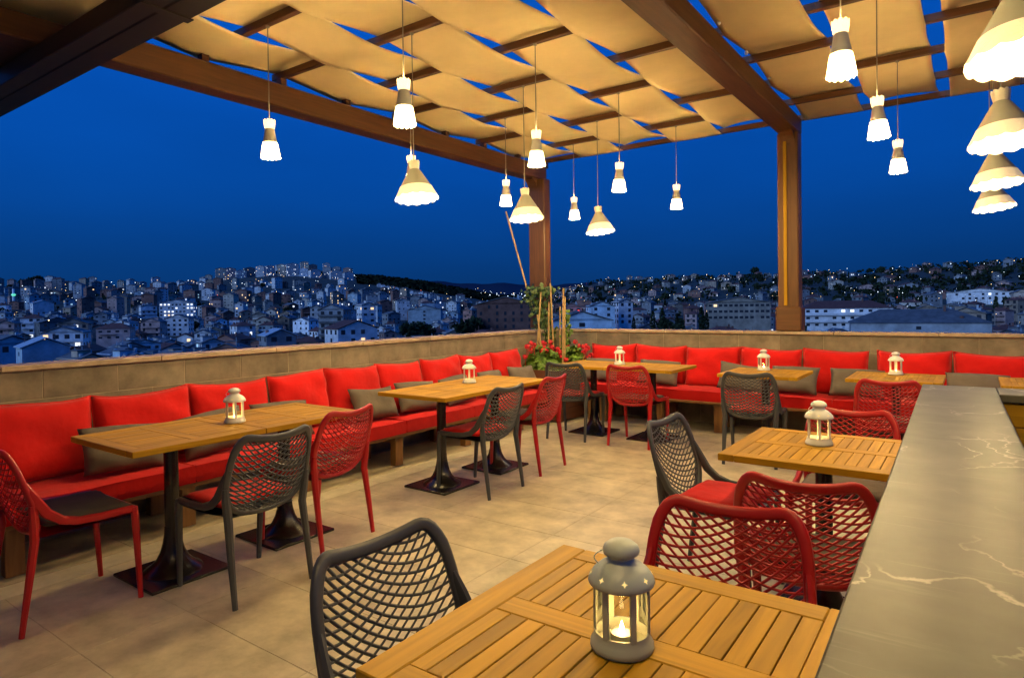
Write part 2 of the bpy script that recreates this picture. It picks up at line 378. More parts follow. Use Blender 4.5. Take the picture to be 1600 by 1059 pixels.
plank('post', -5.04, -4.78, 7.46, 7.62, 1.082, 3.138, RAFT, perg, 0.01)
for px_, zt in ((-1.745, 3.233), (1.95, 3.233)):
    po = plank('post', px_, px_ + 0.215, 7.44, 7.62, 1.082, zt, RAFT, perg, 0.012)
    plank('post_block', px_ - 0.025, px_ + 0.24, 7.425, 7.64, 1.083, 1.345, RAFT, perg, 0.012)
    plank('post_strip', px_ + 0.065, px_ + 0.10, 7.424, 7.438, 1.36, zt, TEAK, perg, 0.004)
def knee(x0, x1, z, y):
    b = MB(); n = 6; pr = [(0, 0), (0, -0.16)] + [(0.16 - 0.16 * math.cos(R(90) * k / n) , -0.16 + 0.16 * math.sin(R(90) * k / n)) for k in range(1, n + 1)]
    m_ = len(pr); vs = [(x, y - q[0], z + q[1]) for x in (x0, x1) for q in pr]
    b.add(vs, [tuple(range(m_)), tuple(range(m_, 2 * m_))[::-1]] + [(k, m_ + k, m_ + (k + 1) % m_, (k + 1) % m_) for k in range(m_)])
    obj('knee_brace', b.mesh('knee_brace', RAFT), perg)
knee(-1.71, -1.565, 3.233, 7.438); knee(-5.03, -4.89, 3.138, 7.458)
RY = [2.10 - 0.72 * k for k in range(4, -1, -1)] + [2.16, 2.77, 3.48, 4.20, 4.93, 5.645, 6.36, 7.10, 7.78]
RZ0, RZ1 = 3.42, 3.478
for y in RY:
    r_ = plank('rafter', -5.07 if y > 2.12 else -6.0, 2.3, y - 0.024, y + 0.024, RZ0, RZ1, RAFT, perg, 0.004)
    for bx, bz in (((-4.96, 3.341), (-1.64, 3.411)) if y > 2.1 else ()):
        b = MB(); b.cbox(-0.035, 0.035, -0.03, 0.03, 0, RZ0 - bz - 0.001, c=0.003); obj('bracket', b.mesh('bracket', RAFT), perg, (bx, y, bz))
# rope cleats on the middle beam's right face
for y in (4.72, 5.42, 6.15):
    b = MB(); b.lathe([(0.0, 0.0), (0.012, 0.004), (0.016, 0.02), (0.010, 0.034), (0.0, 0.036)], 10); obj('cleat', b.mesh('cleat', WHITEM, True), perg, (-1.50, y, 3.412))
# dark cross beam near the camera
bm_ = thing('cross_beam', 'dark almost black cross beam overhead at the near end of the pergola', 'beam', (0, 0, 0))
plank('beam_side', -9.0, 2.4, 1.73, 1.845, 3.10, 3.232, DARKSTEEL, bm_, 0.006)
plank('beam_side', -9.0, 2.4, 1.853, 2.012, 3.102, 3.232, DARKSTEEL, bm_, 0.006)
plank('joint_plate', -3.78, -3.71, 1.722, 2.02, 3.092, 3.099, DARKSTEEL, bm_, 0.002)
plank('post', 2.0, 2.2, 1.76, 2.0, 0.0, 3.099, DARKSTEEL, bm_, 0.006)

def sail(x0, x1, phase, label, y_from, y_to):
    ys = [y for y in RY if y_from - 0.03 <= y <= y_to + 0.03]
    b = MB(); per = 14; nx = 10; rows = []
    rr = random.Random(int(abs(x0) * 1000) + phase)
    slack = [rr.uniform(0.3, 1.2) for _ in ys]; skew = [rr.uniform(-0.5, 0.5) for _ in ys]; sh = [rr.uniform(-0.006, 0.006) for _ in ys]; sag = [rr.uniform(0.0, 0.012) for _ in ys]
    for i in range(len(ys) - 1):
        for k in range(per + (1 if i == len(ys) - 2 else 0)):
            t = k / per; rows.append((i, t))
    for (i, t) in rows:
        yv = ys[i] + (ys[i + 1] - ys[i]) * t
        idx = [RY.index(ys[i]), RY.index(ys[i + 1])]
        def level(j, u):
            over = phase == 2 or (idx[j - i] + phase) % 2 == 0
            bulge = (1 - u * u) * slack[j] * 0.034 * (1 + skew[j] * u)
            return (RZ1 + 0.005 + bulge) if over else (RZ0 - 0.006 - 0.35 * bulge * 0.2)
        s_ = t * t * (3 - 2 * t); s_ = 0.3 * s_ + 0.7 * t
        for q in range(nx + 1):
            u = -1 + 2 * q / nx
            za, zb = level(i, u), level(i + 1, u)
            z = za + (zb - za) * s_
            z -= math.sin(math.pi * t) * sag[i] * (1 - 0.55 * u * u)
            pin_ = 0.0 if phase == 2 else 0.008
            xx_ = (x0 + x1) / 2 + (x1 - x0) / 2 * u + sh[i] * (1 - t) + sh[i + 1] * t - u * pin_ * math.sin(math.pi * t)
            b.v.append((xx_, yv, z))
    n = nx + 1
    for r_ in range(len(rows) - 1):
        for q in range(nx):
            b.f.append((r_ * n + q, r_ * n + q + 1, (r_ + 1) * n + q + 1, (r_ + 1) * n + q)); b.m.append(0)
    o = obj('canvas_band', b.mesh('canvas_band', SAIL, 'all'))
    so_ = o.modifiers.new('thick', 'SOLIDIFY'); so_.thickness = 0.003; so_.offset = 1.0
    return tag(o, label, 'shade cloth', 'cream canvas shade bands woven through the pergola rafters')
bands = [(-5.05, -4.395, 1, 'outermost cream canvas band woven along the left edge beam'),
         (-4.37, -3.745, 0, 'second cream canvas band from the left edge beam'),
         (-3.72, -3.085, 1, 'third cream canvas band from the left edge beam'),
         (-3.06, -2.44, 0, 'fourth cream canvas band from the left edge beam'),
         (-2.415, -1.76, 1, 'cream canvas band running beside the middle beam on its left'),
         (-1.53, -0.945, 0, 'cream canvas band running just right of the middle beam'),
         (-0.865, -0.28, 1, 'cream canvas band second to the right of the middle beam'),
         (-0.19, 0.36, 0, 'cream canvas band over the counter, above the wide lamps'),
         (0.45, 1.05, 1, 'cream canvas band at the far right of the pergola'),
         (1.13, 1.75, 0, 'cream canvas band beyond the right edge of the counter')]
for x0, x1, ph, lb in bands: sail(x0, x1, ph, lb, 2.16, 7.78)
for k in range(7):
    nm = ('leftmost', 'second from left', 'third from left', 'fourth from left', 'fifth from left', 'sixth from left', 'rightmost')[k]
    sail(-5.75 + k * 1.1, -5.75 + k * 1.1 + 1.095, 2, 'canvas band in the near bay behind the dark cross beam, ' + nm, 2.10 - 0.72 * 4, 2.10)

# ------------------------------------------------------------------ pendant lamps
def lamp_meshes(kind):
    col = MB(); shd = MB(); skt = MB(); bul = MB()
    nsc = 14; seg = 84
    def scal(i_last):
        def f(i, r, z, an):
            if i == i_last: return (r, z + 0.012 * (abs(math.sin(an * nsc / 2)) * -1 + 0.5))
            return (r, z)
        return f
    def crown(i, r, z, an):
        if i == 0: return (r, z + 0.010 * abs(math.sin(an * 5)))
        return (r, z)
    if kind == 'N':
        col.lathe([(0.045, 0.0), (0.0435, -0.02), (0.038, -0.05), (0.035, -0.056), (0.030, -0.055), (0.034, -0.045), (0.040, -0.018), (0.042, 0.0)], 40, mod=crown)
        shd.lathe([(0.006, -0.048), (0.030, -0.050), (0.036, -0.057), (0.043, -0.10), (0.0555, -0.157), (0.053, -0.157), (0.040, -0.10), (0.030, -0.06)], 40)
        skt.lathe([(0.056, -0.155), (0.062, -0.18), (0.068, -0.215), (0.075, -0.258)], seg, mod=scal(3))
        bul.lathe([(0.0, -0.252), (0.022, -0.247), (0.034, -0.222), (0.030, -0.195), (0.014, -0.165), (0.012, -0.12)], 16)
        for B_ in (col, shd, skt, bul): B_.v = [(x * 0.9, y * 0.9, z) for x, y, z in B_.v]
        return [('crown', col.mesh('crown', COLLAR_N, True)), ('shade', shd.mesh('shade', ENAMEL, True)), ('lace_border', skt.mesh('lace_border', SKIRT_N, True)), ('bulb', bul.mesh('bulb', BULB, True))]
    col.lathe([(0.043, 0.0), (0.041, -0.02), (0.036, -0.05), (0.035, -0.058), (0.030, -0.055), (0.038, -0.018), (0.040, 0.0)], 40, mod=crown)
    shd.lathe([(0.006, -0.05), (0.030, -0.052), (0.037, -0.06), (0.045, -0.072), (0.118, -0.205), (0.115, -0.207), (0.042, -0.075), (0.03, -0.063)], 48)
    skt.lathe([(0.1185, -0.203), (0.132, -0.232), (0.146, -0.262), (0.160, -0.292)], seg, mod=scal(3))
    bul.lathe([(0.0, -0.205), (0.022, -0.20), (0.034, -0.175), (0.030, -0.148), (0.014, -0.118), (0.012, -0.07)], 16)
    for B_ in (col, shd, skt, bul): B_.v = [(x, y, z * 0.94) for x, y, z in B_.v]
    return [('crown', col.mesh('crown', COLLAR_W, True)), ('shade', shd.mesh('shade', ENAMEL_W, True)), ('lace_border', skt.mesh('lace_border', SKIRT_W, True)), ('bulb', bul.mesh('bulb', BULB, True))]
LM = {'N': lamp_meshes('N'), 'W': lamp_meshes('W')}
cordm = {}
def lamp(kind, x, y, label):
    top = 2.742 if kind == 'N' else 2.468
    t = thing('pendant_lamp', label, 'lamp', (x, y, top), rnd.uniform(0, 6.28), 'small narrow pendant lamps' if kind == 'N' else 'wide conical pendant lamps')
    if kind not in cordm:
        b = MB(); b.tube([(0, 0, -0.05), (0, 0, RZ0 - top - 0.006)], 0.0038, 6)
        b.tube([(0, 0, RZ0 - top - 0.012), (0, 0, RZ0 - top - 0.001)], 0.014, 10); cordm[kind] = b.mesh('cord', CORD, True)
    obj('cord', cordm[kind], t)
    toward = Vector((-x, -y, 0)).normalized(); right = Vector((-toward.y, toward.x, 0))
    if kind == 'W': ax = Vector((0, 0, -1)) + toward * rnd.uniform(0.08, 0.13) + right * rnd.uniform(0.06, 0.13)
    else: ax = Vector((0, 0, -1)) + toward * rnd.uniform(-0.02, 0.04) + right * rnd.uniform(-0.03, 0.05)
    q = Vector((0, 0, -1)).rotation_difference(Matrix.Rotation(-t.rotation_euler.z, 3, 'Z') @ ax.normalized())
    shade = None
    for n_, me in LM[kind]:
        o = obj(n_, me, shade if n_ == 'lace_border' else t)
        if n_ == 'shade': shade = o
        if n_ != 'lace_border': o.rotation_mode = 'QUATERNION'; o.rotation_quaternion = q
    ld = bpy.data.lights.new('lamp_light', 'POINT'); ld.energy = N_POWER if kind == 'N' else W_POWER; ld.color = LAMP_COL; ld.shadow_soft_size = 0.014
    lo = bpy.data.objects.new('lamp_light', ld); COL.objects.link(lo); lo.parent = t; lo.location = q @ Vector((0, 0, -0.268 if kind == 'N' else -0.235))
    if kind == 'N':
        ld = bpy.data.lights.new('crown_light', 'POINT'); ld.energy = CROWN_POWER; ld.color = LAMP_COL; ld.shadow_soft_size = 0.03
        lo = bpy.data.objects.new('crown_light', ld); COL.objects.link(lo); lo.parent = t; lo.location = (0.012, 0, -0.005)
NY = (2.77, 4.20, 5.645, 7.10)
ORD = ('nearest', 'second', 'third', 'farthest')
for i, y in enumerate(NY):
    lamp('N', -4.10, y, 'small glowing pendant lamp, %s of the row beside the left edge beam' % ORD[i])
    lamp('N', -2.755, y, 'small glowing pendant lamp, %s of the row between left bench and middle beam' % ORD[i])
    lamp('W', 0.115, y, 'wide cone pendant lamp over the counter, %s of its row' % ORD[i])
lamp('N', -0.52, 2.16, 'added small pendant lamp above the foreground table, out of view')  # two unseen lamps added in line with the row to light the foreground table
lamp('N', -0.52, 0.54, 'added small pendant lamp behind the dark cross beam, out of view')
for i, y in enumerate((3.48, 4.93, 6.36)):
    lamp('W', -3.37, y, 'wide cone pendant lamp, %s of the three over the left tables' % ('nearest', 'middle', 'farthest')[i])
    lamp('N', -0.52, y, 'small glowing pendant lamp, %s of the three right of the middle beam' % ('nearest', 'middle', 'farthest')[i])

# ------------------------------------------------------------------ soft furnishings
def pillow(w, h, d, nx=16, ny=12, seed=0, pin=0.05, boxy=0.5, wr=0.006, ears=0.0):
    """cushion standing in the XZ plane, thickness along Y, centred"""
    rr = random.Random(seed); ph = [rr.uniform(0, 6.28) for _ in range(8)]
    b = MB(); idx = {}
    for sgn in (1, -1):
        for i in range(nx + 1):
            for j in range(ny + 1):
                u = -1 + 2 * i / nx; v = -1 + 2 * j / ny
                u = math.copysign(abs(u) ** 0.8, u); v = math.copysign(abs(v) ** 0.8, v)
                edge = i in (0, nx) or j in (0, ny)
                if sgn < 0 and edge: idx[sgn, i, j] = idx[1, i, j]; continue
                th = (max(0, 1 - u ** 4) * max(0, 1 - v ** 4)) ** boxy
                th = max(th, 0.0)
                wrk = wr * (math.sin(5 * u + ph[0] + 2 * v) * math.sin(4 * v + ph[1]) + 0.7 * math.sin(11 * u * v + ph[2]) + 0.5 * math.sin(9 * (u + v) + ph[3]) * (abs(u) ** 2)) * th
                x = w / 2 * u * (1 - pin * (1 - v * v)); z = h / 2 * v * (1 - pin * (1 - u * u))
                z += ears * (u ** 4) * (1 if v > 0 else 0) * v - 0.35 * ears * max(0, v)
                z += 0.010 * math.sin(2.2 * u + ph[4]) * max(0, v)
                idx[sgn, i, j] = len(b.v); b.v.append((x, sgn * (d / 2 * th + wrk), z))
        for i in range(nx):
            for j in range(ny):
                q = (idx[sgn, i, j], idx[sgn, i + 1, j], idx[sgn, i + 1, j + 1], idx[sgn, i, j + 1])
                b.f.append(q if sgn < 0 else q[::-1]); b.m.append(0)
    return b
def seatpad(w, d, h, m, seed=0, name='seat_cushion'):
    """boxy mattress lying flat with piping round both edges; origin bottom centre"""
    b = MB(); rr = random.Random(seed); ph = rr.uniform(0, 6)
    r_ = 0.018; n = 14; k = 10
    def prof(t): return 1 - abs(t) ** 8
    idx = {}
    for i in range(n + 1):
        for j in range(k + 1):
            u = -1 + 2 * i / n; v = -1 + 2 * j / k
            u = math.copysign(abs(u) ** 0.6, u); v = math.copysign(abs(v) ** 0.6, v)
            z = h + 0.018 * (1 - u ** 4) * (1 - v ** 4) + 0.003 * math.sin(7 * u + ph) * math.sin(5 * v + ph)
            idx[i, j] = len(b.v); b.v.append((w / 2 * u, d / 2 * v, z))
    for i in range(n):
        for j in range(k): b.f.append((idx[i, j], idx[i + 1, j], idx[i + 1, j + 1], idx[i, j + 1])); b.m.append(0)
    ring = [(i, 0) for i in range(n)] + [(n, j) for j in range(k)] + [(i, k) for i in range(n, 0, -1)] + [(0, j) for j in range(k, 0, -1)]
    top = [idx[q] for q in ring]; rows = [top]
    for z, g in ((h * 0.62, 0.006), (h * 0.3, 0.006), (0.0, 0.0)):
        row = []
        for q in top:
            x, y_, _ = b.v[q]; l_ = math.hypot(x / (w / 2), y_ / (d / 2)) or 1
            row.append(len(b.v)); b.v.append((x * (1 + g * 2), y_ * (1 + g * 2), z))
        rows.append(row)
    m_ = len(top)
    for a, c in zip(rows, rows[1:]):
        for q in range(m_): b.f.append((a[(q + 1) % m_], a[q], c[q], c[(q + 1) % m_])); b.m.append(0)
    b.f.append(tuple(rows[-1])); b.m.append(0)
    pts = [Vector(b.v[q]) for q in top]
    me = b.mesh(name, m, True)
    pb = MB(); pb.tube(pts, 0.0045, 6, closed=True)
    return me, pb.mesh('piping', m, True)

SEAT_L, SEAT_B = 0.285, 0.335      # board tops
# benches
def bench(name, label, along_y, a0, a1, front, back, zt, legs):
    t = thing(name, label, 'bench', ((front + back) / 2, (a0 + a1) / 2, 0) if along_y else ((a0 + a1) / 2, (front + back) / 2, 0))
    ox, oy = t.location.x, t.location.y
    def pk(nm, u0, u1, v0, v1, z0, z1):
        if along_y: return plank(nm, v0 - ox, v1 - ox, u0 - oy, u1 - oy, z0, z1, BENCHW, t, 0.004)
        return plank(nm, u0 - ox, u1 - ox, v0 - oy, v1 - oy, z0, z1, BENCHW, t, 0.004)
    lo, hi = min(front, back), max(front, back)
    n = 4; wd = (hi - lo) / n
    for k in range(n): pk('board', a0, a1, lo + wd * k + 0.003, lo + wd * (k + 1) - 0.003, zt - 0.028, zt - 0.001)
    for u in legs:
        fr = front + (0.012 if front < back else -0.012)
        s_ = 1 if front < back else -1
        f0 = front + s_ * 0.03
        pk('leg', u - 0.045, u + 0.045, min(f0, f0 + s_ * 0.07), max(f0, f0 + s_ * 0.07), 0.002, zt - 0.03)
        b0 = back - s_ * 0.03
        pk('leg', u - 0.045, u + 0.045, min(b0, b0 - s_ * 0.07), max(b0, b0 - s_ * 0.07), 0.002, zt - 0.03)
        pk('crossbar', u - 0.02, u + 0.02, min(f0 + s_ * 0.072, b0 - s_ * 0.072), max(f0 + s_ * 0.072, b0 - s_ * 0.072), zt - 0.09, zt - 0.031)
    return t
bench('wooden_bench', 'long brown wooden bench along the left parapet wall', True, -0.75, 6.45, -4.10, -4.645, SEAT_L, (-0.5, 0.35, 1.22, 2.15, 3.08, 4.03, 4.98, 5.92))
bench('wooden_bench', 'long brown wooden bench along the back parapet wall', False, -3.92, 2.6, 6.87, 7.42, SEAT_B, (-3.78, -3.62, -2.92, -2.24, -1.3, -0.4, 0.5, 1.5, 2.4))
SEATL, PIPEL = seatpad(0.945, 0.54, 0.105, REDF, 1); SEATB, PIPEB = seatpad(0.945, 0.54, 0.105, REDF, 2)
ORDN = ['first', 'second', 'third', 'fourth', 'fifth', 'sixth', 'seventh', 'eighth', 'ninth', 'tenth', 'eleventh', 'twelfth']
edges = [0.27, 1.225, 2.185, 3.13, 4.09, 5.05, 6.0]
k = 0
for i, y0 in enumerate(edges):
    wd = (edges[i + 1] if i + 1 < len(edges) else 6.45) - y0
    me, pp = (SEATL, PIPEL) if wd > 0.9 else seatpad(wd - 0.01, 0.54, 0.105, REDF, 3)
    o = obj('seat_cushion', me, None, (-4.365, y0 + wd / 2, SEAT_L), (0, 0, R(90)))
    tag(o, 'red seat cushion on the left bench, %s from its near end' % ORDN[i], 'cushion', 'red seat cushions on the benches'); obj('piping', pp, o)
xe = [-3.92, -3.03, -2.075, -1.12, -0.165, 0.79, 1.745]
for i, x0 in enumerate(xe):
    wd = (xe[i + 1] if i + 1 < len(xe) else 2.6) - x0
    me, pp = (SEATB, PIPEB) if wd > 0.94 else seatpad(wd - 0.01, 0.54, 0.105, REDF, 4 + i)
    o = obj('seat_cushion', me, None, (x0 + wd / 2, 7.15, SEAT_B), (0, 0, 0))
    tag(o, 'red seat cushion on the back bench, %s from the flower corner' % ORDN[i], 'cushion', 'red seat cushions on the benches'); obj('piping', pp, o)
# back cushions
def edge_piping(b, nx, ny):
    n = ny + 1; ring = [i * n for i in range(nx)] + [nx * n + j for j in range(ny)] + [i * n + ny for i in range(nx, 0, -1)] + [j for j in range(ny, 0, -1)]
    p = MB(); p.tube([b.v[q] for q in ring], 0.0048, 6, closed=True); return p.mesh('piping', REDF, 'all')
_b = [pillow(0.60, 0.46, 0.17, 20, 14, s, 0.03, 0.42, 0.0095, 0.012) for s in range(5)]
BCP = [edge_piping(b, 20, 14) for b in _b]
BC = [b.mesh('back_cushion', REDF, 'all') for b in _b]
yb = [0.55, 1.14, 1.755, 2.38, 3.01, 3.567, 4.154, 4.743, 5.338, 5.893, 6.45]
for i in range(len(yb) - 1):
    wd = yb[i + 1] - yb[i]
    o = obj('back_cushion', BC[i % 5], None, (-4.525 + rnd.uniform(-0.01, 0.012), (yb[i] + yb[i + 1]) / 2, 0.632 + rnd.uniform(-0.006, 0.008)), (R(-10 + rnd.uniform(-2, 2)), 0, R(90 + rnd.uniform(-2.5, 2.5))))
    o.scale = (wd / 0.60 * 1.0, 1, 1); obj('piping', BCP[i % 5], o)
    tag(o, 'red back cushion against the left parapet, %s from its near end' % ORDN[i], 'cushion', 'red back cushions leaning on the parapets')
xb = [(-3.99, -3.385), (-3.378, -2.745), (-2.74, -2.12), (-2.115, -1.485), (-1.475, -0.86), (-0.785, -0.168), (-0.158, 0.46), (0.47, 1.09), (1.10, 1.72), (1.73, 2.35)]
for i, (x0, x1) in enumerate(xb):
    o = obj('back_cushion', BC[(i + 2) % 5], None, ((x0 + x1) / 2, 7.315 + rnd.uniform(-0.012, 0.01), 0.668 + rnd.uniform(-0.006, 0.006)), (R(-9 + rnd.uniform(-2, 2)), 0, R(rnd.uniform(-2, 2))))
    o.scale = ((x1 - x0) / 0.60, 1, 1); obj('piping', BCP[(i + 2) % 5], o)
    tag(o, 'red back cushion against the back parapet, %s from the flower corner' % ORDN[i], 'cushion', 'red back cushions leaning on the parapets')
# throw pillows
TP = [pillow(0.48, 0.30, 0.13, 16, 12, 20 + s, 0.07, 0.55, 0.006).mesh('throw_pillow', TAUPE, 'all') for s in range(4)]
tl = [(1.83, 'under the near end of the left table'), (2.42, 'behind the middle of the nearest left table'), (2.98, 'at the far end of the nearest left table'),
      (3.90, 'between the two left tables, in plain view'), (4.44, 'under the near end of the second table'), (5.02, 'behind the middle of the second left table'),
      (5.62, 'behind the far end of the second left table'), (6.22, 'at the planter end of the left bench')]
for i, (y, lb) in enumerate(tl):
    o = obj('throw_pillow', TP[i % 4], None, (-4.30 + rnd.uniform(-0.02, 0.02), y, 0.553), (R(-26 + rnd.uniform(-4, 4)), R(rnd.uniform(-5, 5)), R(90 + rnd.uniform(-9, 9))))
    tag(o, 'taupe throw pillow on the left bench, ' + lb, 'pillow', 'taupe throw pillows')
tb = [(-3.72, 'beside the flower planter'), (-2.98, 'behind the red chair'), (-2.03, 'leaning in the gap between two back tables'), (-1.50, 'behind the second back table'), (-0.93, 'between the second and third back tables'), (0.02, 'right of the third back table')]
for i, (x, lb) in enumerate(tb):
    o = obj('throw_pillow', TP[(i + 1) % 4], None, (x, 7.05 + rnd.uniform(-0.02, 0.02), 0.602), (R(-24 + rnd.uniform(-4, 4)), R(rnd.uniform(-5, 5)), R(rnd.uniform(-8, 8))))
    tag(o, 'taupe throw pillow on the back bench, ' + lb, 'pillow', 'taupe throw pillows')

# ------------------------------------------------------------------ tables
def plmesh(name, w, l, h, m, c=0.0025):
    b = MB(); b.cbox(-w / 2, w / 2, -l / 2, l / 2, 0, h, c); return b.mesh(name, m)
def iron_base():
    b = MB(); b.cbox(-0.21, 0.21, -0.21, 0.21, 0.001, 0.018, 0.004)
    b.lathe([(0.150, 0.018), (0.142, 0.03), (0.108, 0.05), (0.080, 0.08), (0.060, 0.12), (0.048, 0.165), (0.041, 0.21), (0.038, 0.25)], 28)
    me = b.mesh('pedestal_base', IRON, True)
    c = MB(); c.lathe([(0.036, 0.24), (0.036, 0.70)], 20); c.cbox(-0.13, 0.13, -0.13, 0.13, 0.70, 0.718, 0.003)
    return me, c.mesh('column', IRON, True)
BASEM, COLM = iron_base()
tables = {}
def table(x0, y0, s, label, group='square teak slat tables on black pedestals'):
    key = round(s, 3); t = thing('teak_table', label, 'table', (x0 + s / 2, y0 + s / 2, 0), 0, group)
    if key not in tables:
        rw = 0.068; inner = s - 2 * rw; half = (inner - rw) / 2; ns = 14; pit = inner / ns
        tables[key] = (rw, inner, half, ns, pit, plmesh('frame_rail', rw, s - 0.001, 0.030, TEAK), plmesh('cross_rail', rw, inner - 0.002, 0.0295, TEAK), plmesh('slat', pit - 0.0028, half - 0.002, 0.022, TEAK, 0.0012))
    rw, inner, half, ns, pit, rail, cross, slat = tables[key]
    z = 0.720
    for sx in (-1, 1): obj('frame_rail', rail, t, (sx * (s / 2 - rw / 2), 0, z))
    for yy_ in (-(s / 2 - rw / 2), 0, s / 2 - rw / 2): obj('frame_rail', cross, t, (0, yy_, z), (0, 0, R(90)))
    for hh in (-1, 1):
        for k in range(ns):
            obj('slat', slat, t, (-inner / 2 + pit * (k + 0.5), hh * (rw / 2 + half / 2), z + 0.0065 + rnd.uniform(-0.0007, 0.0007)))
    obj('column', COLM, t); obj('pedestal_base', BASEM, t)
    return t
S = 0.687
table(-3.827, 1.378, S, 'teak slat table at the near end of the left bench, head of the near pair')
table(-3.827, 1.378 + S + 0.004, S, 'teak slat table with a lantern near its seam, farther of the near left pair')
table(-3.736, 3.423, S, 'teak slat table by the left bench, nearer half of the second pair')
table(-3.736, 3.423 + S + 0.004, S, 'teak slat table by the left bench, farther half of the second pair')
table(-3.749, 5.939, S, 'teak slat table at the back bench, next to the flower planter')
table(-3.749 + S + 0.004, 5.939, S, 'teak slat table at the back bench, behind the red chair')
table(-1.921, 5.903, S, 'single teak slat table at the back bench in front of the timber post')
table(-0.884, 6.031, S, 'single teak slat table at the back bench behind the far red chair')
table(0.165, 6.06, S, 'teak slat table at the back bench cut by the right edge')
table(-0.903, 2.772, 0.715, 'teak slat table against the counter between two red chairs and a grey one')
table(-0.909, 0.767, 0.728, 'large foreground teak slat table with the sage green lantern')

# ------------------------------------------------------------------ chairs (facing +Y, origin on the floor)
def lerp_tab(tab, t):
    for (a, pa), (b, pb) in zip(tab, tab[1:]):
        if t <= b or b == tab[-1][0]:
            f = (t - a) / (b - a); return [x + (y_ - x) * f for x, y_ in zip(pa, pb)]
CEN = [(0.0, (-0.170, 0.400)), (0.12, (-0.205, 0.445)), (0.4, (-0.240, 0.55)), (0.7, (-0.272, 0.675)), (1.0, (-0.305, 0.785))]
EDG = [(0.0, (0.150, -0.150, 0.415)), (0.12, (0.200, -0.175, 0.460)), (0.4, (0.224, -0.200, 0.56)), (0.7, (0.216, -0.240, 0.69)), (1.0, (0.190, -0.282, 0.818))]
def smooth_tab(tab, t):
    a = lerp_tab(tab, max(0, t - 0.06)); b = lerp_tab(tab, t); c = lerp_tab(tab, min(1, t + 0.06)); return [(x + y_ + z) / 3 for x, y_, z in zip(a, b, c)]
def BS(u, t):
    cy_, cz = smooth_tab(CEN, t); ex, ey, ez = smooth_tab(EDG, t); q = u * u
    return Vector((ex * u, cy_ + (ey - cy_) * q, cz + (ez - cz) * q))
def inside(u, t):
    # rounded rectangle in (u, t): corner radii
    au = abs(u)
    if t < -0.001 or t > 1.001 or au > 1.001: return False
    r = 0.26
    if t > 1 - r and au > 1 - r: return (t - (1 - r)) ** 2 + (au - (1 - r)) ** 2 <= r * r + 1e-6
    rb = 0.30
    if t < rb and au > 1 - rb: return (t - rb) ** 2 + (au - (1 - rb)) ** 2 <= rb * rb + 1e-6
    return True
def outline(n=64):
    pts = []
    r, rb = 0.26, 0.30
    def arc(cu, ct, rad, a0, a1, m):
        for k in range(m + 1):
            a = R(a0 + (a1 - a0) * k / m); pts.append((cu + rad * math.cos(a), ct + rad * math.sin(a)))
    arc(1 - rb, rb, rb, -90, 0, 5)
    for k in range(1, 6): pts.append((1, rb + (1 - r - rb) * k / 6))
    arc(1 - r, 1 - r, r, 0, 90, 6)
    for k in range(1, 8): pts.append(((1 - r) * (1 - 2 * k / 8), 1))
    arc(-(1 - r), 1 - r, r, 90, 180, 6)
    for k in range(1, 6): pts.append((-1, 1 - r - (1 - r - rb) * k / 6))
    arc(-(1 - rb), rb, rb, 180, 270, 5)
    for k in range(1, 8): pts.append((-(1 - rb) * (1 - 2 * k / 8), 0))
    return pts
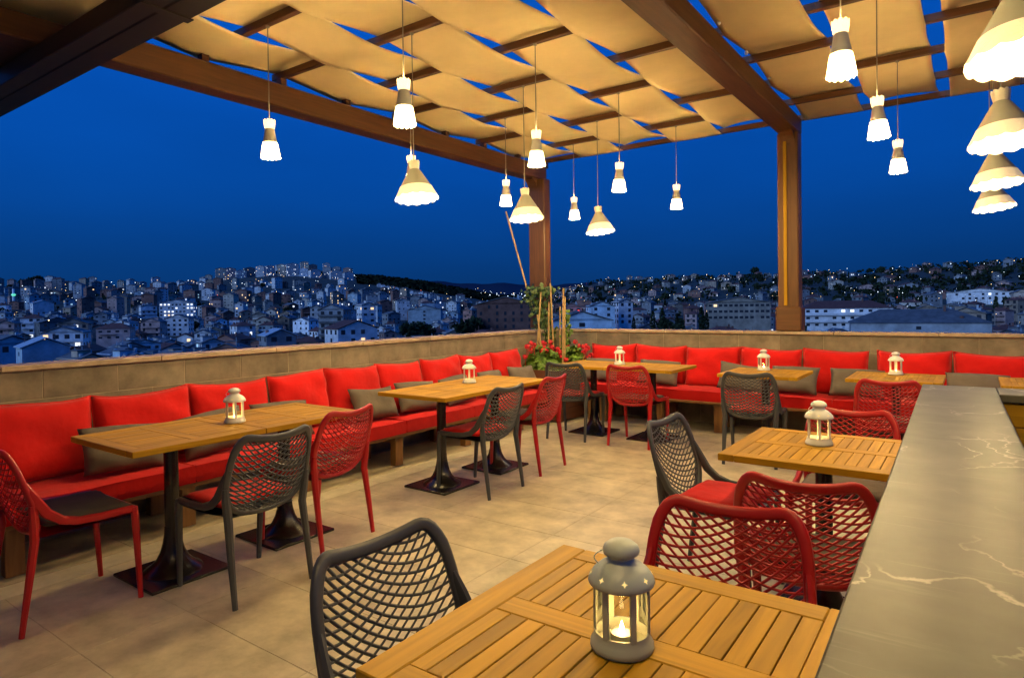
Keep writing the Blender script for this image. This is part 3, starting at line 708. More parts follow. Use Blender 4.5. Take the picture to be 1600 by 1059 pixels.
def chair_meshes(m):
    out = {}
    fr = MB(); ol = outline(); pts = [BS(u, t) for u, t in ol]
    # frame: a flattened strip that lies in the back's surface
    n = 8; ring = []
    for i, (u, t) in enumerate(ol):
        tan = (pts[(i + 1) % len(pts)] - pts[i - 1]).normalized()
        e = 0.02; du = BS(min(1, u + e), t) - BS(max(-1, u - e), t); dt = BS(u, min(1, t + e)) - BS(u, max(0, t - e))
        nrm = du.cross(dt).normalized(); side = nrm.cross(tan).normalized()
        wtop = 0.0185 if t > 0.75 else 0.0165
        for k in range(n):
            a = 2 * math.pi * (k + 0.5) / n
            ca, sa = math.cos(a), math.sin(a)
            ca = math.copysign(abs(ca) ** 0.7, ca); sa = math.copysign(abs(sa) ** 0.7, sa)
            fr.v.append(tuple(pts[i] + side * ca * wtop + nrm * sa * 0.011))
    mm = len(pts)
    for i in range(mm):
        j = (i + 1) % mm
        for k in range(n):
            k2 = (k + 1) % n; fr.f.append((i * n + k, i * n + k2, j * n + k2, j * n + k)); fr.m.append(0)
    out['back_frame'] = fr.mesh('back_frame', m, 'all')
    la = MB()
    def wire(fn):
        seg = []
        for k in range(49):
            u = -1 + 2 * k / 48; t = fn(u)
            if 0 <= t <= 1 and inside(u, t): seg.append((u, t))
            else:
                if len(seg) > 2: la.tube([BS(*q) for q in seg[::2] + ([seg[-1]] if len(seg) % 2 == 0 else [])], 0.0034, 4, flat=(1, 1.3), caps=False)
                seg = []
        if len(seg) > 2: la.tube([BS(*q) for q in seg[::2] + ([seg[-1]] if len(seg) % 2 == 0 else [])], 0.0034, 4, flat=(1, 1.3), caps=False)
    c = -0.75
    while c < 1.5:
        wire(lambda u: c + 0.30 * u + 0.16 * u * u * (1 - 0.3 * u))
        wire(lambda u: c + 0.030 - 0.30 * u + 0.16 * u * u * (1 + 0.3 * u))
        c += 0.068
    out['back_lattice'] = la.mesh('back_lattice', m, 'all')
    st = MB()
    # seat shell: a slightly dished panel with rounded front lip
    nx, ny = 8, 8
    for sgn, dz in ((1, 0.0), (-1, -0.014)):
        o = len(st.v)
        for j in range(ny + 1):
            for i in range(nx + 1):
                u = -1 + 2 * i / nx; v = j / ny
                y_ = -0.155 + 0.37 * v; hw = 0.175 + 0.05 * min(1, v * 2.2)
                st.v.append((hw * u, y_, 0.432 - 0.012 * (1 - u * u) * math.sin(math.pi * min(1, v * 1.05)) - 0.018 * (1 - v) ** 3 + dz))
        for j in range(ny):
            for i in range(nx):
                q = (o + j * (nx + 1) + i, o + j * (nx + 1) + i + 1, o + (j + 1) * (nx + 1) + i + 1, o + (j + 1) * (nx + 1) + i)
                st.f.append(q if sgn > 0 else q[::-1]); st.m.append(0)
    out['seat'] = st.mesh('seat', m, True)
    fm = MB()
    for s_ in (-1, 1):
        p_ = [BS(s_, 0.62), BS(s_, 0.5) + Vector((s_ * 0.004, 0.012, 0)), Vector((s_ * 0.232, -0.150, 0.515)), Vector((s_ * 0.234, -0.095, 0.472)), Vector((s_ * 0.235, -0.03, 0.452)), Vector((s_ * 0.235, 0.06, 0.446)), Vector((s_ * 0.233, 0.15, 0.446)), Vector((s_ * 0.230, 0.20, 0.444))]
        fm.tube(p_, [0.013, 0.017, 0.019, 0.018, 0.017, 0.0165, 0.0165, 0.0165], 8, flat=(0.8, 1.15))
    fm.tube([(-0.230, 0.213, 0.440), (-0.12, 0.222, 0.436), (0, 0.225, 0.434), (0.12, 0.222, 0.436), (0.230, 0.213, 0.440)], 0.016, 8)
    out['seat_frame'] = fm.mesh('seat_frame', m, True)
    for s_ in (-1, 1):
        l_ = MB(); l_.tube([(s_ * 0.231, 0.208, 0.452), (s_ * 0.232, 0.213, 0.40), (s_ * 0.226, 0.225, 0.2), (s_ * 0.222, 0.236, 0.001)], [0.018, 0.0185, 0.0155, 0.0125], 8, flat=(0.95, 1.1)); out['leg', s_, 1] = l_.mesh('leg', m, True)
        l_ = MB(); l_.tube([BS(s_, 0.40) + Vector((s_ * 0.002, -0.002, 0)), BS(s_, 0.25) + Vector((s_ * 0.008, -0.01, 0)), (s_ * 0.205, -0.190, 0.40), (s_ * 0.210, -0.212, 0.25), (s_ * 0.213, -0.248, 0.001)], [0.014, 0.019, 0.020, 0.017, 0.0125], 8, flat=(0.95, 1.1)); out['leg', s_, -1] = l_.mesh('leg', m, True)
    return out
CM = {'red': chair_meshes(REDP), 'grey': chair_meshes(GREYP)}
padm = {}
def pad_mesh(m):
    if m.name not in padm:
        b = pillow(0.41, 0.37, 0.045, 14, 12, 5, 0.015, 0.25, 0.0015)
        b.v = [(x, z, y_ + 0.5 * 0) for x, y_, z in b.v]
        b.f = [f[::-1] for f in b.f]
        padm[m.name] = b.mesh('chair_pad', m, 'all')
    return padm[m.name]
def chair(kind, x, y, face_deg, label, pad=None, padlabel=None, dz=0.0):
    """face_deg: direction the sitter looks, measured from +Y counter-clockwise"""
    t = thing('mesh_back_chair', label, 'chair', (x, y, 0.0), R(face_deg), 'red lattice back chairs' if kind == 'red' else 'grey lattice back chairs')
    for k_, me in CM[kind].items(): obj(k_ if isinstance(k_, str) else 'leg', me, t)
    if pad:
        q = Matrix.Rotation(R(face_deg), 3, 'Z') @ Vector((0, 0.035, 0))
        o = obj('chair_pad', pad_mesh(pad), None, (x + q.x, y + q.y, 0.456), (0, 0, R(face_deg + rnd.uniform(-2, 2))))
        tag(o, padlabel, 'cushion', 'flat pads on the chairs')
chair('red', -3.54, 1.245, 0, 'red lattice back chair at the left edge, at the head of the nearest table', DKGREY, 'dark grey pad on the red chair at the left edge')
chair('grey', -3.045, 1.875, 90, 'grey lattice back chair at the nearest left table', REDF, 'red pad on the grey chair at the nearest left table')
chair('red', -3.275, 2.50, 97, 'red lattice back chair at the far end of the nearest left table', TAUPE, 'taupe pad on the red chair at the nearest left table')
chair('grey', -3.09, 3.87, 90, 'grey lattice back chair at the second left table', REDF, 'red pad on the grey chair at the second left table')
chair('red', -3.145, 4.60, 93, 'red lattice back chair at the far end of the second left table', TAUPE, 'taupe pad on the red chair at the second left table')
chair('grey', -3.455, 5.955, 6, 'grey lattice back chair in front of the flower planter', REDF, 'red pad on the grey chair near the flowers')
chair('red', -2.755, 5.995, 2, 'red lattice back chair standing alone facing the back bench', TAUPE, 'taupe pad on the red chair facing the back bench')
chair('grey', -1.585, 5.86, 6, 'grey lattice back chair below the timber post, facing the back bench', REDF, 'red pad on the grey chair below the timber post')
chair('red', -0.535, 5.82, 3, 'red lattice back chair facing the back bench beside the counter end', TAUPE, 'taupe pad on the red chair beside the counter end')
chair('red', -0.535, 3.66, 182, 'red lattice back chair behind the lantern table by the counter, facing the camera', TAUPE, 'taupe pad on the red chair behind the counter table')
chair('grey', -1.03, 3.16, -94, 'grey lattice back chair turned right toward the table by the counter', REDF, 'red pad on the grey chair in the middle of the terrace')
chair('red', -0.50, 2.60, 6, 'red lattice back chair seen from behind at the table by the counter', DKGREY, 'dark grey pad on the red chair seen from behind')
chair('red', -0.555, 1.63, 187, 'red lattice back chair pushed in at the far side of the foreground table', DKGREY, 'dark grey pad on the chair behind the foreground table')
chair('grey', -0.975, 1.13, -93, 'grey lattice back chair at the left side of the foreground table', DKGREY, 'dark grey pad on the foreground grey chair')

# ------------------------------------------------------------------ lanterns
def lantern_parts(m):
    P = []
    b = MB(); b.lathe([(0.0, 0.0), (0.052, 0.0), (0.054, 0.004), (0.0535, 0.012), (0.049, 0.020), (0.047, 0.030), (0.0465, 0.034), (0.043, 0.034), (0.042, 0.014), (0.0, 0.013)], 36); P.append(('base', b.mesh('base', m, True)))
    b = MB(); b.lathe([(0.047, 0.126), (0.055, 0.127), (0.0565, 0.131), (0.055, 0.138), (0.047, 0.152), (0.036, 0.163), (0.026, 0.170), (0.0225, 0.175), (0.022, 0.180), (0.020, 0.180), (0.019, 0.170), (0.034, 0.158), (0.044, 0.145), (0.045, 0.127)], 36); P.append(('roof', b.mesh('roof', m, True)))
    b = MB(); b.lathe([(0.0225, 0.178), (0.030, 0.184), (0.0315, 0.190), (0.029, 0.199), (0.020, 0.207), (0.008, 0.211), (0.0, 0.2115)], 30); b.lathe([(0.0, 0.183), (0.0225, 0.178)], 30); P.append(('cap', b.mesh('cap', m, True)))
    for k in range(6):
        an = 2 * math.pi * k / 6; b = MB(); M = Matrix.Rotation(an, 4, 'Z'); b.cbox(0.0425, 0.0475, -0.0055, 0.0055, 0.030, 0.130, 0.001, M); P.append(('upright', b.mesh('upright', m)))
        b = MB(); b.lathe([(0.0445, 0.033), (0.0445, 0.1275)], 6, a0=an + 0.13, a1=an + 2 * math.pi / 6 - 0.13); P.append(('pane', b.mesh('pane', GLASS, 'all')))
    for k in range(8):
        b = MB()
        an = 2 * math.pi * k / 8 + 0.2; c = Vector((0.0505 * math.cos(an), 0.0505 * math.sin(an), 0.1455)); tg = Vector((-math.sin(an), math.cos(an), 0)); up = Vector((-math.cos(an) * 0.55, -math.sin(an) * 0.55, 0.83)); nn = tg.cross(up).normalized() * 0.001
        q = []
        for j in range(8):
            a = math.pi / 4 * j; r_ = 0.0055 if j % 2 == 0 else 0.0022; q.append(c + nn + tg * math.cos(a) * r_ + up * math.sin(a) * r_ * 1.15)
        b.add([c + nn] + q, [(0, 1 + j, 1 + (j + 1) % 8) for j in range(8)])
        P.append(('star_hole', b.mesh('star_hole', HOLE)))  # flat glowing star stands in for candlelight seen through a hole
    b = MB()
    pts = [Vector((-0.032 , 0, 0.186))] + [Vector((-0.034 - 0.012 * math.sin(math.pi * k / 8), 0, 0.186 - 0.03 * k / 8)) for k in range(1, 9)]
    b.tube(pts, 0.0011, 5)
    b.tube([(-0.026, 0, 0.188), (-0.036, 0, 0.186)], 0.0016, 5); P.append(('handle', b.mesh('handle', m, True)))
    b = MB(); b.lathe([(0.0, 0.014), (0.0195, 0.014), (0.0195, 0.029), (0.0185, 0.029), (0.0185, 0.026)], 20); P.append(('tealight_tin', b.mesh('tealight_tin', TIN, True)))
    b = MB(); b.lathe([(0.0183, 0.020), (0.0183, 0.0262), (0.0, 0.0255)], 20); P.append(('wax', b.mesh('wax', WAX, True)))
    b = MB(); b.lathe([(0.0, 0.0265), (0.0035, 0.029), (0.0045, 0.034), (0.003, 0.042), (0.001, 0.049), (0.0, 0.0515)], 10); P.append(('flame', b.mesh('flame', FLAME, True)))
    return P
LP = {'w': lantern_parts(WHITEM), 'g': lantern_parts(GREENM)}
def lantern(k, x, y, rz, label, sc=1.0):
    t = thing('candle_lantern', label, 'lantern', (x, y, 0.7505), rz, 'metal candle lanterns on the tables'); t.scale = (sc * 1.08, sc * 1.08, sc * 0.94)
    tin = None
    for n_, me in LP[k]:
        o = obj(n_, me, tin if n_ in ('wax', 'flame') else t)
        if n_ == 'tealight_tin': tin = o
    ld = bpy.data.lights.new('candle_light', 'POINT'); ld.energy = 0.27; ld.color = (1.0, 0.52, 0.14); ld.shadow_soft_size = 0.006
    lo = bpy.data.objects.new('candle_light', ld); COL.objects.link(lo); lo.parent = t; lo.location = (0, 0, 0.058)
LS = 1.0
lantern('w', -3.465, 2.08, 0.6, 'cream lantern with lit candle on the nearest left table', LS)
lantern('w', -3.49, 4.235, 0.2, 'cream lantern with lit candle on the second left table', LS)
lantern('w', -3.11, 6.325, 0.9, 'cream lantern with lit candle on the back table by the planter', LS)
lantern('w', -1.64, 6.42, 1.3, 'cream lantern with lit candle on the table in front of the post', LS)
lantern('w', -0.56, 6.565, 0.5, 'cream lantern with lit candle on the back table nearest the counter', LS)
lantern('w', -0.575, 3.19, 0.75, 'cream lantern with lit candle on the table beside the counter', LS)
lantern('g', -0.545, 1.105, 0.36, 'large sage green lantern with lit candle on the foreground table', 1.03)

# ------------------------------------------------------------------ bar counter
ct = thing('bar_counter', 'U shaped bar counter with veined grey marble top and timber plank inside', 'counter', (-0.19, 2.4, 0), R(1.2))
def cobj(name, x0, x1, y0, y1, z0, z1, m, c=0.004):
    b = MB(); b.cbox(x0, x1, y0, y1, z0, z1, c); return obj(name, b.mesh(name, m), ct)
cobj('counter_top', 0.0, 0.315, -2.9, 1.68, 0.912, 0.95, MARBLE)
cobj('counter_top', 0.316, 3.2, 1.395, 1.68, 0.912, 0.95, MARBLE)
cobj('counter_core', 0.04, 0.285, -2.9, 1.65, 0.002, 0.910, PLASTER)
cobj('counter_core', 0.287, 3.2, 1.43, 1.65, 0.002, 0.910, PLASTER)
for k in range(8):
    z0 = 0.02 + 0.111 * k
    b = MB(); b.cbox(-0.053, 0.053, -1.42, 1.42, 0, 0.02, 0.003)
    o = obj('plank', b.mesh('plank', TEAK), ct, (1.73, 1.428, z0 + 0.055), (R(90), R(0), R(0))); o.rotation_euler = Matrix(((0, 1, 0), (0, 0, -1), (-1, 0, 0))).to_euler()
    b = MB(); b.cbox(-0.053, 0.053, -2.1, 2.1, 0, 0.02, 0.003)
    o = obj('plank', b.mesh('plank', TEAK), ct, (0.287, -0.72, z0 + 0.055)); o.rotation_euler = Matrix(((0, 0, 1), (0, 1, 0), (-1, 0, 0))).to_euler()

# ------------------------------------------------------------------ planter corner
pl = thing('planter_box', 'brown wooden planter box in the corner between the two benches', 'planter', (-4.33, 7.02, 0))
for k in range(4):
    z0 = 0.02 + 0.15 * k
    for (x0, x1, y0, y1) in ((-0.30, 0.36, -0.50, -0.48), (-0.30, 0.36, 0.36, 0.38), (-0.30, -0.28, -0.479, 0.359), (0.34, 0.36, -0.479, 0.359)):
        plank('plank', x0, x1, y0, y1, z0, z0 + 0.145, POT, pl, 0.003)
b = MB(); b.box(-0.27, 0.33, -0.47, 0.35, 0.3, 0.57); obj('soil', b.mesh('soil', SOIL), pl)
def leafblade(b, c, nrm, r, n=7, cup=0.25):
    nrm = nrm.normalized(); a = nrm.cross(Vector((0.3, 0.2, 1))).normalized(); d = nrm.cross(a)
    vs = [c]
    for k in range(n):
        an = 2 * math.pi * k / n; rr = r * (1 + 0.16 * math.cos(an * 3 + c.x * 40)); vs.append(c + (a * math.cos(an) + d * math.sin(an)) * rr + nrm * cup * r)
    b.add(vs, [(0, 1 + k, 1 + (k + 1) % n) for k in range(n)])
g = random.Random(3)
def gera(label, cx, cy_, rx, ry, z0, z1, nl, nf):
    t = thing('geranium', label, 'plant', (cx, cy_, 0.57))
    st = MB(); lf = MB()
    for k in range(nl):
        an = g.uniform(0, 6.28); rr = math.sqrt(g.random()); h = g.uniform(0, 1)
        ex = (1 - 0.45 * h * h)
        c = Vector((rx * rr * ex * math.cos(an), ry * rr * ex * math.sin(an), z0 - 0.57 + (z1 - z0) * (h * (1 - 0.45 * rr * rr)) * g.uniform(0.8, 1.0)))
        leafblade(lf, c, Vector((c.x * 1.6, c.y * 1.6, 0.28 + 0.1 * g.random())) + Vector((g.uniform(-.55, .55), g.uniform(-.55, .55), g.uniform(-.2, .6))), g.uniform(0.028, 0.060), cup=-0.2)
        if k % 5 == 0: st.tube([(c.x * 0.3, c.y * 0.3, 0), (c.x * 0.7, c.y * 0.7, c.z * 0.6), tuple(c)], 0.004, 4)
    o = obj('leaves', lf.mesh('leaves', LEAF), t, kind='stuff'); obj('stems', st.mesh('stems', LEAF), t, kind='stuff')
    for k in range(nf):
        an = g.uniform(0, 6.28); rr = math.sqrt(g.random())
        c = Vector((rx * rr * math.cos(an), ry * rr * math.sin(an), z1 - 0.57 + g.uniform(-0.10, 0.06) - 0.1 * rr))
        fl = MB()
        for q in range(26):
            d = Vector((g.gauss(0, 1), g.gauss(0, 1), g.gauss(0.3, 0.8))).normalized()
            leafblade(fl, d * 0.032, d, g.uniform(0.010, 0.016), 5, -0.2)
        fl.tube([(0, 0, -0.12), (0, 0, 0)], 0.003, 4)
        obj('flower_head', fl.mesh('flower_head', FLOWER, True), t, tuple(c))
gera('bushy red geranium in the corner planter, left and nearer clump', -4.42, 6.85, 0.27, 0.30, 0.57, 0.92, 460, 24)
gera('smaller red geranium in the corner planter, right hand clump', -4.13, 7.10, 0.22, 0.22, 0.57, 0.91, 330, 16)
# climbing vine on the corner post
vt = thing('climbing_vine', 'dark green vine climbing the corner post above the planter', 'plant', (-4.78, 7.32, 0.57))
vb = MB(); vs_ = MB()
for s_ in range(5):
    an = g.uniform(0, 6); pts = []
    for k in range(16):
        z = k / 15 * g.uniform(0.92, 1.0) * 1.02; pts.append(Vector((0.02 + 0.10 * math.sin(an + z * 6 + s_), -0.02 + 0.07 * math.cos(an * 2 + z * 5), z)))
    vs_.tube(pts, 0.005, 4)
    for q in pts:
        for j in range(7):
            leafblade(vb, q + Vector((g.gauss(0, .045), g.gauss(0, .045), g.gauss(0, .04))), Vector((g.uniform(-1, 1), -1 + g.uniform(-.6, .6), g.uniform(-.4, .8))), g.uniform(0.016, 0.034), 6, -0.2)
for j in range(90):
    leafblade(vb, Vector((0.02 + g.gauss(0.02, .11), g.gauss(-0.03, .06), 1.03 + g.gauss(0, .03))), Vector((g.uniform(-1, 1), -1, g.uniform(0, 1))), g.uniform(0.018, 0.034), 6, -0.2)
obj('leaves', vb.mesh('leaves', VINE, True), vt, kind='stuff'); obj('stems', vs_.mesh('stems', VINE), vt, kind='stuff')
vt2 = thing('climbing_vine', 'fresh green vine winding up between the bamboo canes', 'plant', (-4.20, 7.05, 0.57))
vb = MB(); vs_ = MB(); pts = [Vector((0.02 * math.sin(k * .8), 0.02 * math.cos(k * .9), k / 13 * 0.72)) for k in range(14)]; vs_.tube(pts, 0.005, 4)
for q in pts[3:]:
    for j in range(9): leafblade(vb, q + Vector((g.gauss(0, .04), g.gauss(0, .03), g.gauss(0, .03))), Vector((g.uniform(-1, 1), -1 + g.uniform(-.6, .6), g.uniform(-.4, .8))), g.uniform(0.014, 0.03), 6, -0.2)
obj('leaves', vb.mesh('leaves', LEAF, True), vt2, kind='stuff'); obj('stems', vs_.mesh('stems', LEAF), vt2)
def cane(x0, y0, z0, x1, y1, z1, r, label):
    a, b_ = Vector((x0, y0, z0)), Vector((x1, y1, z1)); d = b_ - a; ln = d.length
    m_ = MB(); pts = []; rad = []
    k = 0; n = max(3, int(ln / 0.16))
    for k in range(n):
        for f, rr in ((0.0, 1.22), (0.06, 1.0), (0.94, 0.98)):
            pts.append((0, (k + f) / n * ln, 0)); rad.append(r * rr)
    pts.append((0, ln, 0)); rad.append(r)
    m_.tube(pts, rad, 8)
    o = obj('bamboo_cane', m_.mesh('bamboo_cane', BAMBOO, True), None, a); o.rotation_mode = 'QUATERNION'; o.rotation_quaternion = d.to_track_quat('Y', 'Z')
    return tag(o, label, 'cane', 'bamboo canes in the corner planter')
cane(-4.90, 7.30, 0.95 + 0.45, -5.34, 7.34, 2.72, 0.012, 'long bamboo cane leaning left from the corner post toward the beam')
for a_, b_, lb in [
    ((-4.519, 6.95, 1.566), (-4.603, 6.95, 0.62), 'short bamboo cane leaning right, in front of the corner post'),
    ((-4.437, 7.05, 1.682), (-4.392, 7.05, 0.62), 'bamboo cane reaching highest in the planter, just right of the post'),
    ((-4.431, 7.0, 1.425), (-4.449, 7.0, 0.62), 'thin bamboo cane standing low beside the post'),
    ((-4.475, 6.8, 1.28), (-4.403, 6.8, 0.62), 'low bamboo cane tilted left in front of the post'),
    ((-4.325, 7.1, 1.377), (-4.336, 7.1, 0.62), 'thin bamboo cane behind the two upright ones on the right'),
    ((-4.123, 6.85, 1.608), (-4.146, 6.85, 0.62), 'pale upright bamboo cane at the right of the planter, front of a pair'),
    ((-4.161, 6.95, 1.506), (-4.179, 6.95, 0.62), 'bamboo cane close behind the pale upright one')]:
    cane(*b_, *a_, 0.0105, lb)

# ================================================================== THE CITY BELOW
GROUND = mat('city_ground', (0.035, 0.042, 0.03), rough=0.95, noise=(0.02, 0.5))
FWH = Vector((FW.x, FW.y, 0)).normalized(); RTH = Vector((FWH.y, -FWH.x, 0))
PXC, FPX = 800.0, 1007.5
def interp(tab, x):
    if x <= tab[0][0]: return tab[0][1]
    for (a, pa), (b, pb) in zip(tab, tab[1:]):
        if x <= b: return pa + (pb - pa) * (x - a) / (b - a)
    return tab[-1][1]
# ridge of the hills as (bearing column, elevation in pixels above the horizon, distance)
RIDGE = [(-700, 40), (-300, 42), (0, 40), (60, 40), (140, 38), (250, 38), (330, 43), (400, 55), (480, 56), (550, 50), (600, 46), (660, 38), (720, 26), (780, 14), (840, 14), (880, 22), (940, 36), (1020, 40), (1120, 40), (1220, 42), (1320, 44), (1420, 46), (1500, 53), (1600, 56), (1900, 58), (2400, 50)]
RDIST = [(-700, 1500), (0, 1350), (250, 1500), (380, 2000), (560, 2200), (740, 2500), (820, 3200), (880, 1900), (1000, 1500), (1200, 1350), (1600, 1150), (2400, 1150)]
ZB = -20.0
def bearing(x, y):
    p = Vector((x, y, 0)); f = p.dot(FWH); r = p.dot(RTH)
    if f <= 1e-6: return -700 if r < 0 else 2400
    return max(-700, min(2400, PXC + FPX * r / f))
def terrain(x, y):
    d = math.hypot(x, y); b = bearing(x, y); Rr = interp(RDIST, b)
    cosb = 1 / math.sqrt(1 + ((b - PXC) / FPX) ** 2)
    zr = CAM_Z + interp(RIDGE, b) / FPX * cosb * Rr
    t = (d - 330) / (Rr - 330)
    wob = 2.5 * math.sin(x * 0.011 + 1) * math.sin(y * 0.013) + 1.5 * math.sin(x * 0.031) * math.cos(y * 0.027)
    if t <= 0: return ZB + wob * 0.2
    if t <= 1: return ZB + (zr - ZB) * (0.75 * t ** 1.25 + 0.25 * t * t * (3 - 2 * t)) + wob * (1 - t) * min(1, t * 4)
    return zr - (zr - ZB) * 0.9 * (1 - math.exp(-(t - 1) * 1.3))
mb = MB(); NA = 260; rad = [0.5, 40, 80, 120] + [120 * 1.075 ** k for k in range(1, 58)]
rad = [r for r in rad if r < 7000] + [9000, 14000]
for i, r in enumerate(rad):
    for k in range(NA):
        a = 2 * math.pi * k / NA; x, y = r * math.cos(a), r * math.sin(a); mb.v.append((x, y, terrain(x, y) if r < 7000 else ZB - 5))
for i in range(len(rad) - 1):
    for k in range(NA):
        k2 = (k + 1) % NA; mb.f.append((i * NA + k, i * NA + k2, (i + 1) * NA + k2, (i + 1) * NA + k)[::-1]); mb.m.append(0)
mb.f = [f[::-1] for f in mb.f]
obj('terrain', mb.mesh('terrain', GROUND, 'all'), kind='structure')
# far mountain range in the gap
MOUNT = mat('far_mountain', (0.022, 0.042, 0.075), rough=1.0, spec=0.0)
mb = MB(); prof = [(420, 28), (560, 36), (640, 40), (700, 39), (750, 35), (800, 34), (860, 31), (920, 34), (1000, 30), (1100, 22)]
for lay, (dd, hf) in enumerate(((11500, 0.0), (12500, 0.6), (13500, 1.0), (15000, 0.5))):
    for k in range(60):
        b = 420 + (1100 - 420) * k / 59; h = interp(prof, b) + 1.2 * math.sin(b * 0.05) + 0.8 * math.sin(b * 0.13); an = FWH * dd + RTH * dd * (b - PXC) / FPX
        mb.v.append((an.x, an.y, -40 + hf * (h / FPX * 13500 + 40)))
for l_ in range(3):
    for k in range(59): mb.f.append((l_ * 60 + k, l_ * 60 + k + 1, (l_ + 1) * 60 + k + 1, (l_ + 1) * 60 + k)); mb.m.append(0)
obj('mountain', mb.mesh('mountain', MOUNT, 'all'), kind='structure')

def bpos(b, depth):
    """ground point in bearing column b at the given depth along the view"""
    p = FWH * depth + RTH * depth * (b - PXC) / FPX; return p.x, p.y

WALLS = {'bright': (0.82, 0.82, 0.82), 'white': (0.70, 0.72, 0.74), 'ashen': (0.46, 0.48, 0.50), 'cream': (0.56, 0.50, 0.42), 'pink': (0.52, 0.36, 0.33), 'tan': (0.40, 0.32, 0.25), 'bluish': (0.42, 0.54, 0.62), 'grey': (0.27, 0.29, 0.31), 'brick': (0.30, 0.16, 0.13)}
WM = {k: mat('facade_' + k.replace(' ', '_'), c, rough=0.85, spec=0.1, noise=(0.30, 0.34), rand=0.0 if k == 'bright' else 0.55) for k, c in WALLS.items()}
RTILE = mat('roof_tile_red', (0.15, 0.055, 0.04), rough=0.85, noise=(0.8, 0.3), rand=0.2)
RFLAT = mat('roof_flat_grey', (0.13, 0.14, 0.155), rough=0.9, noise=(0.5, 0.35), rand=0.25)
RBLUE = mat('roof_sheet_pale', (0.42, 0.50, 0.56), rough=0.6, noise=(0.5, 0.15), rand=0.1)
WIN = mat('dark_window', (0.03, 0.035, 0.045), rough=0.15, spec=0.6)
LITS = [mat('lit_window_white', (0.8, 0.85, 0.9), emit=(0.85, 0.92, 1.0), es=1.3), mat('lit_window_warm', (0.9, 0.7, 0.4), emit=(1.0, 0.66, 0.30), es=1.2), mat('lit_window_cool', (0.6, 0.9, 1.0), emit=(0.5, 0.85, 1.0), es=0.55)]
crn = random.Random(11)
placed = []
keep_clear = []      # sight lines to the landmark buildings: (bearing, half width, distance, lowest part that shows)
def footprint_free(x, y, r):
    return all((x - a) ** 2 + (y - b) ** 2 > (r + c) ** 2 * 0.72 for a, b, c in placed)
def facade_windows(wb, lb, w, d, z0, floors, fh, rot, x, y, lit, bay, dense=False, facing_only=True):
    skip = 0.2 if math.hypot(x, y) < 450 else 0.45
    jw, jh, jz = crn.uniform(0.7, 1.25), crn.uniform(0.9, 1.7), crn.uniform(-0.25, 0.1)
    for side in range(4):
        n = Vector(((0, -1), (1, 0), (0, 1), (-1, 0))[side]); ln = w if side % 2 == 0 else d; off = (d if side % 2 == 0 else w) / 2
        nw = Matrix.Rotation(rot, 2) @ n
        if facing_only and nw.dot(Vector((x, y)).normalized()) > 0.12: continue
        tg = Vector((-n.y, n.x)); nb = max(1, int(ln / bay)); ww = min(1.5, ln / nb * (0.62 if dense else 0.5)) / 2 * jw
        for f in range(floors):
            for k in range(nb):
                if crn.random() < (0.04 if dense else skip): continue
                c = (k + 0.5) / nb * ln - ln / 2; zc = z0 + f * fh + 1.0 + jz; hh = jh
                B = lb if crn.random() < lit else wb
                if B is lb: B.mi = B.pick if crn.random() < 0.75 else crn.choice((0, 1, 2))
                p = n * off + tg * c; q0 = p - tg * ww; q1 = p + tg * ww; e = n * 0.06
                vs = [(q0.x, q0.y, zc), (q1.x, q1.y, zc), (q1.x, q1.y, zc + hh), (q0.x, q0.y, zc + hh)]
                vs2 = [(v[0] + e.x, v[1] + e.y, v[2]) for v in vs]
                B.add(vs + vs2, [(4, 5, 6, 7), (0, 1, 5, 4), (3, 7, 6, 2), (0, 4, 7, 3), (1, 2, 6, 5)])
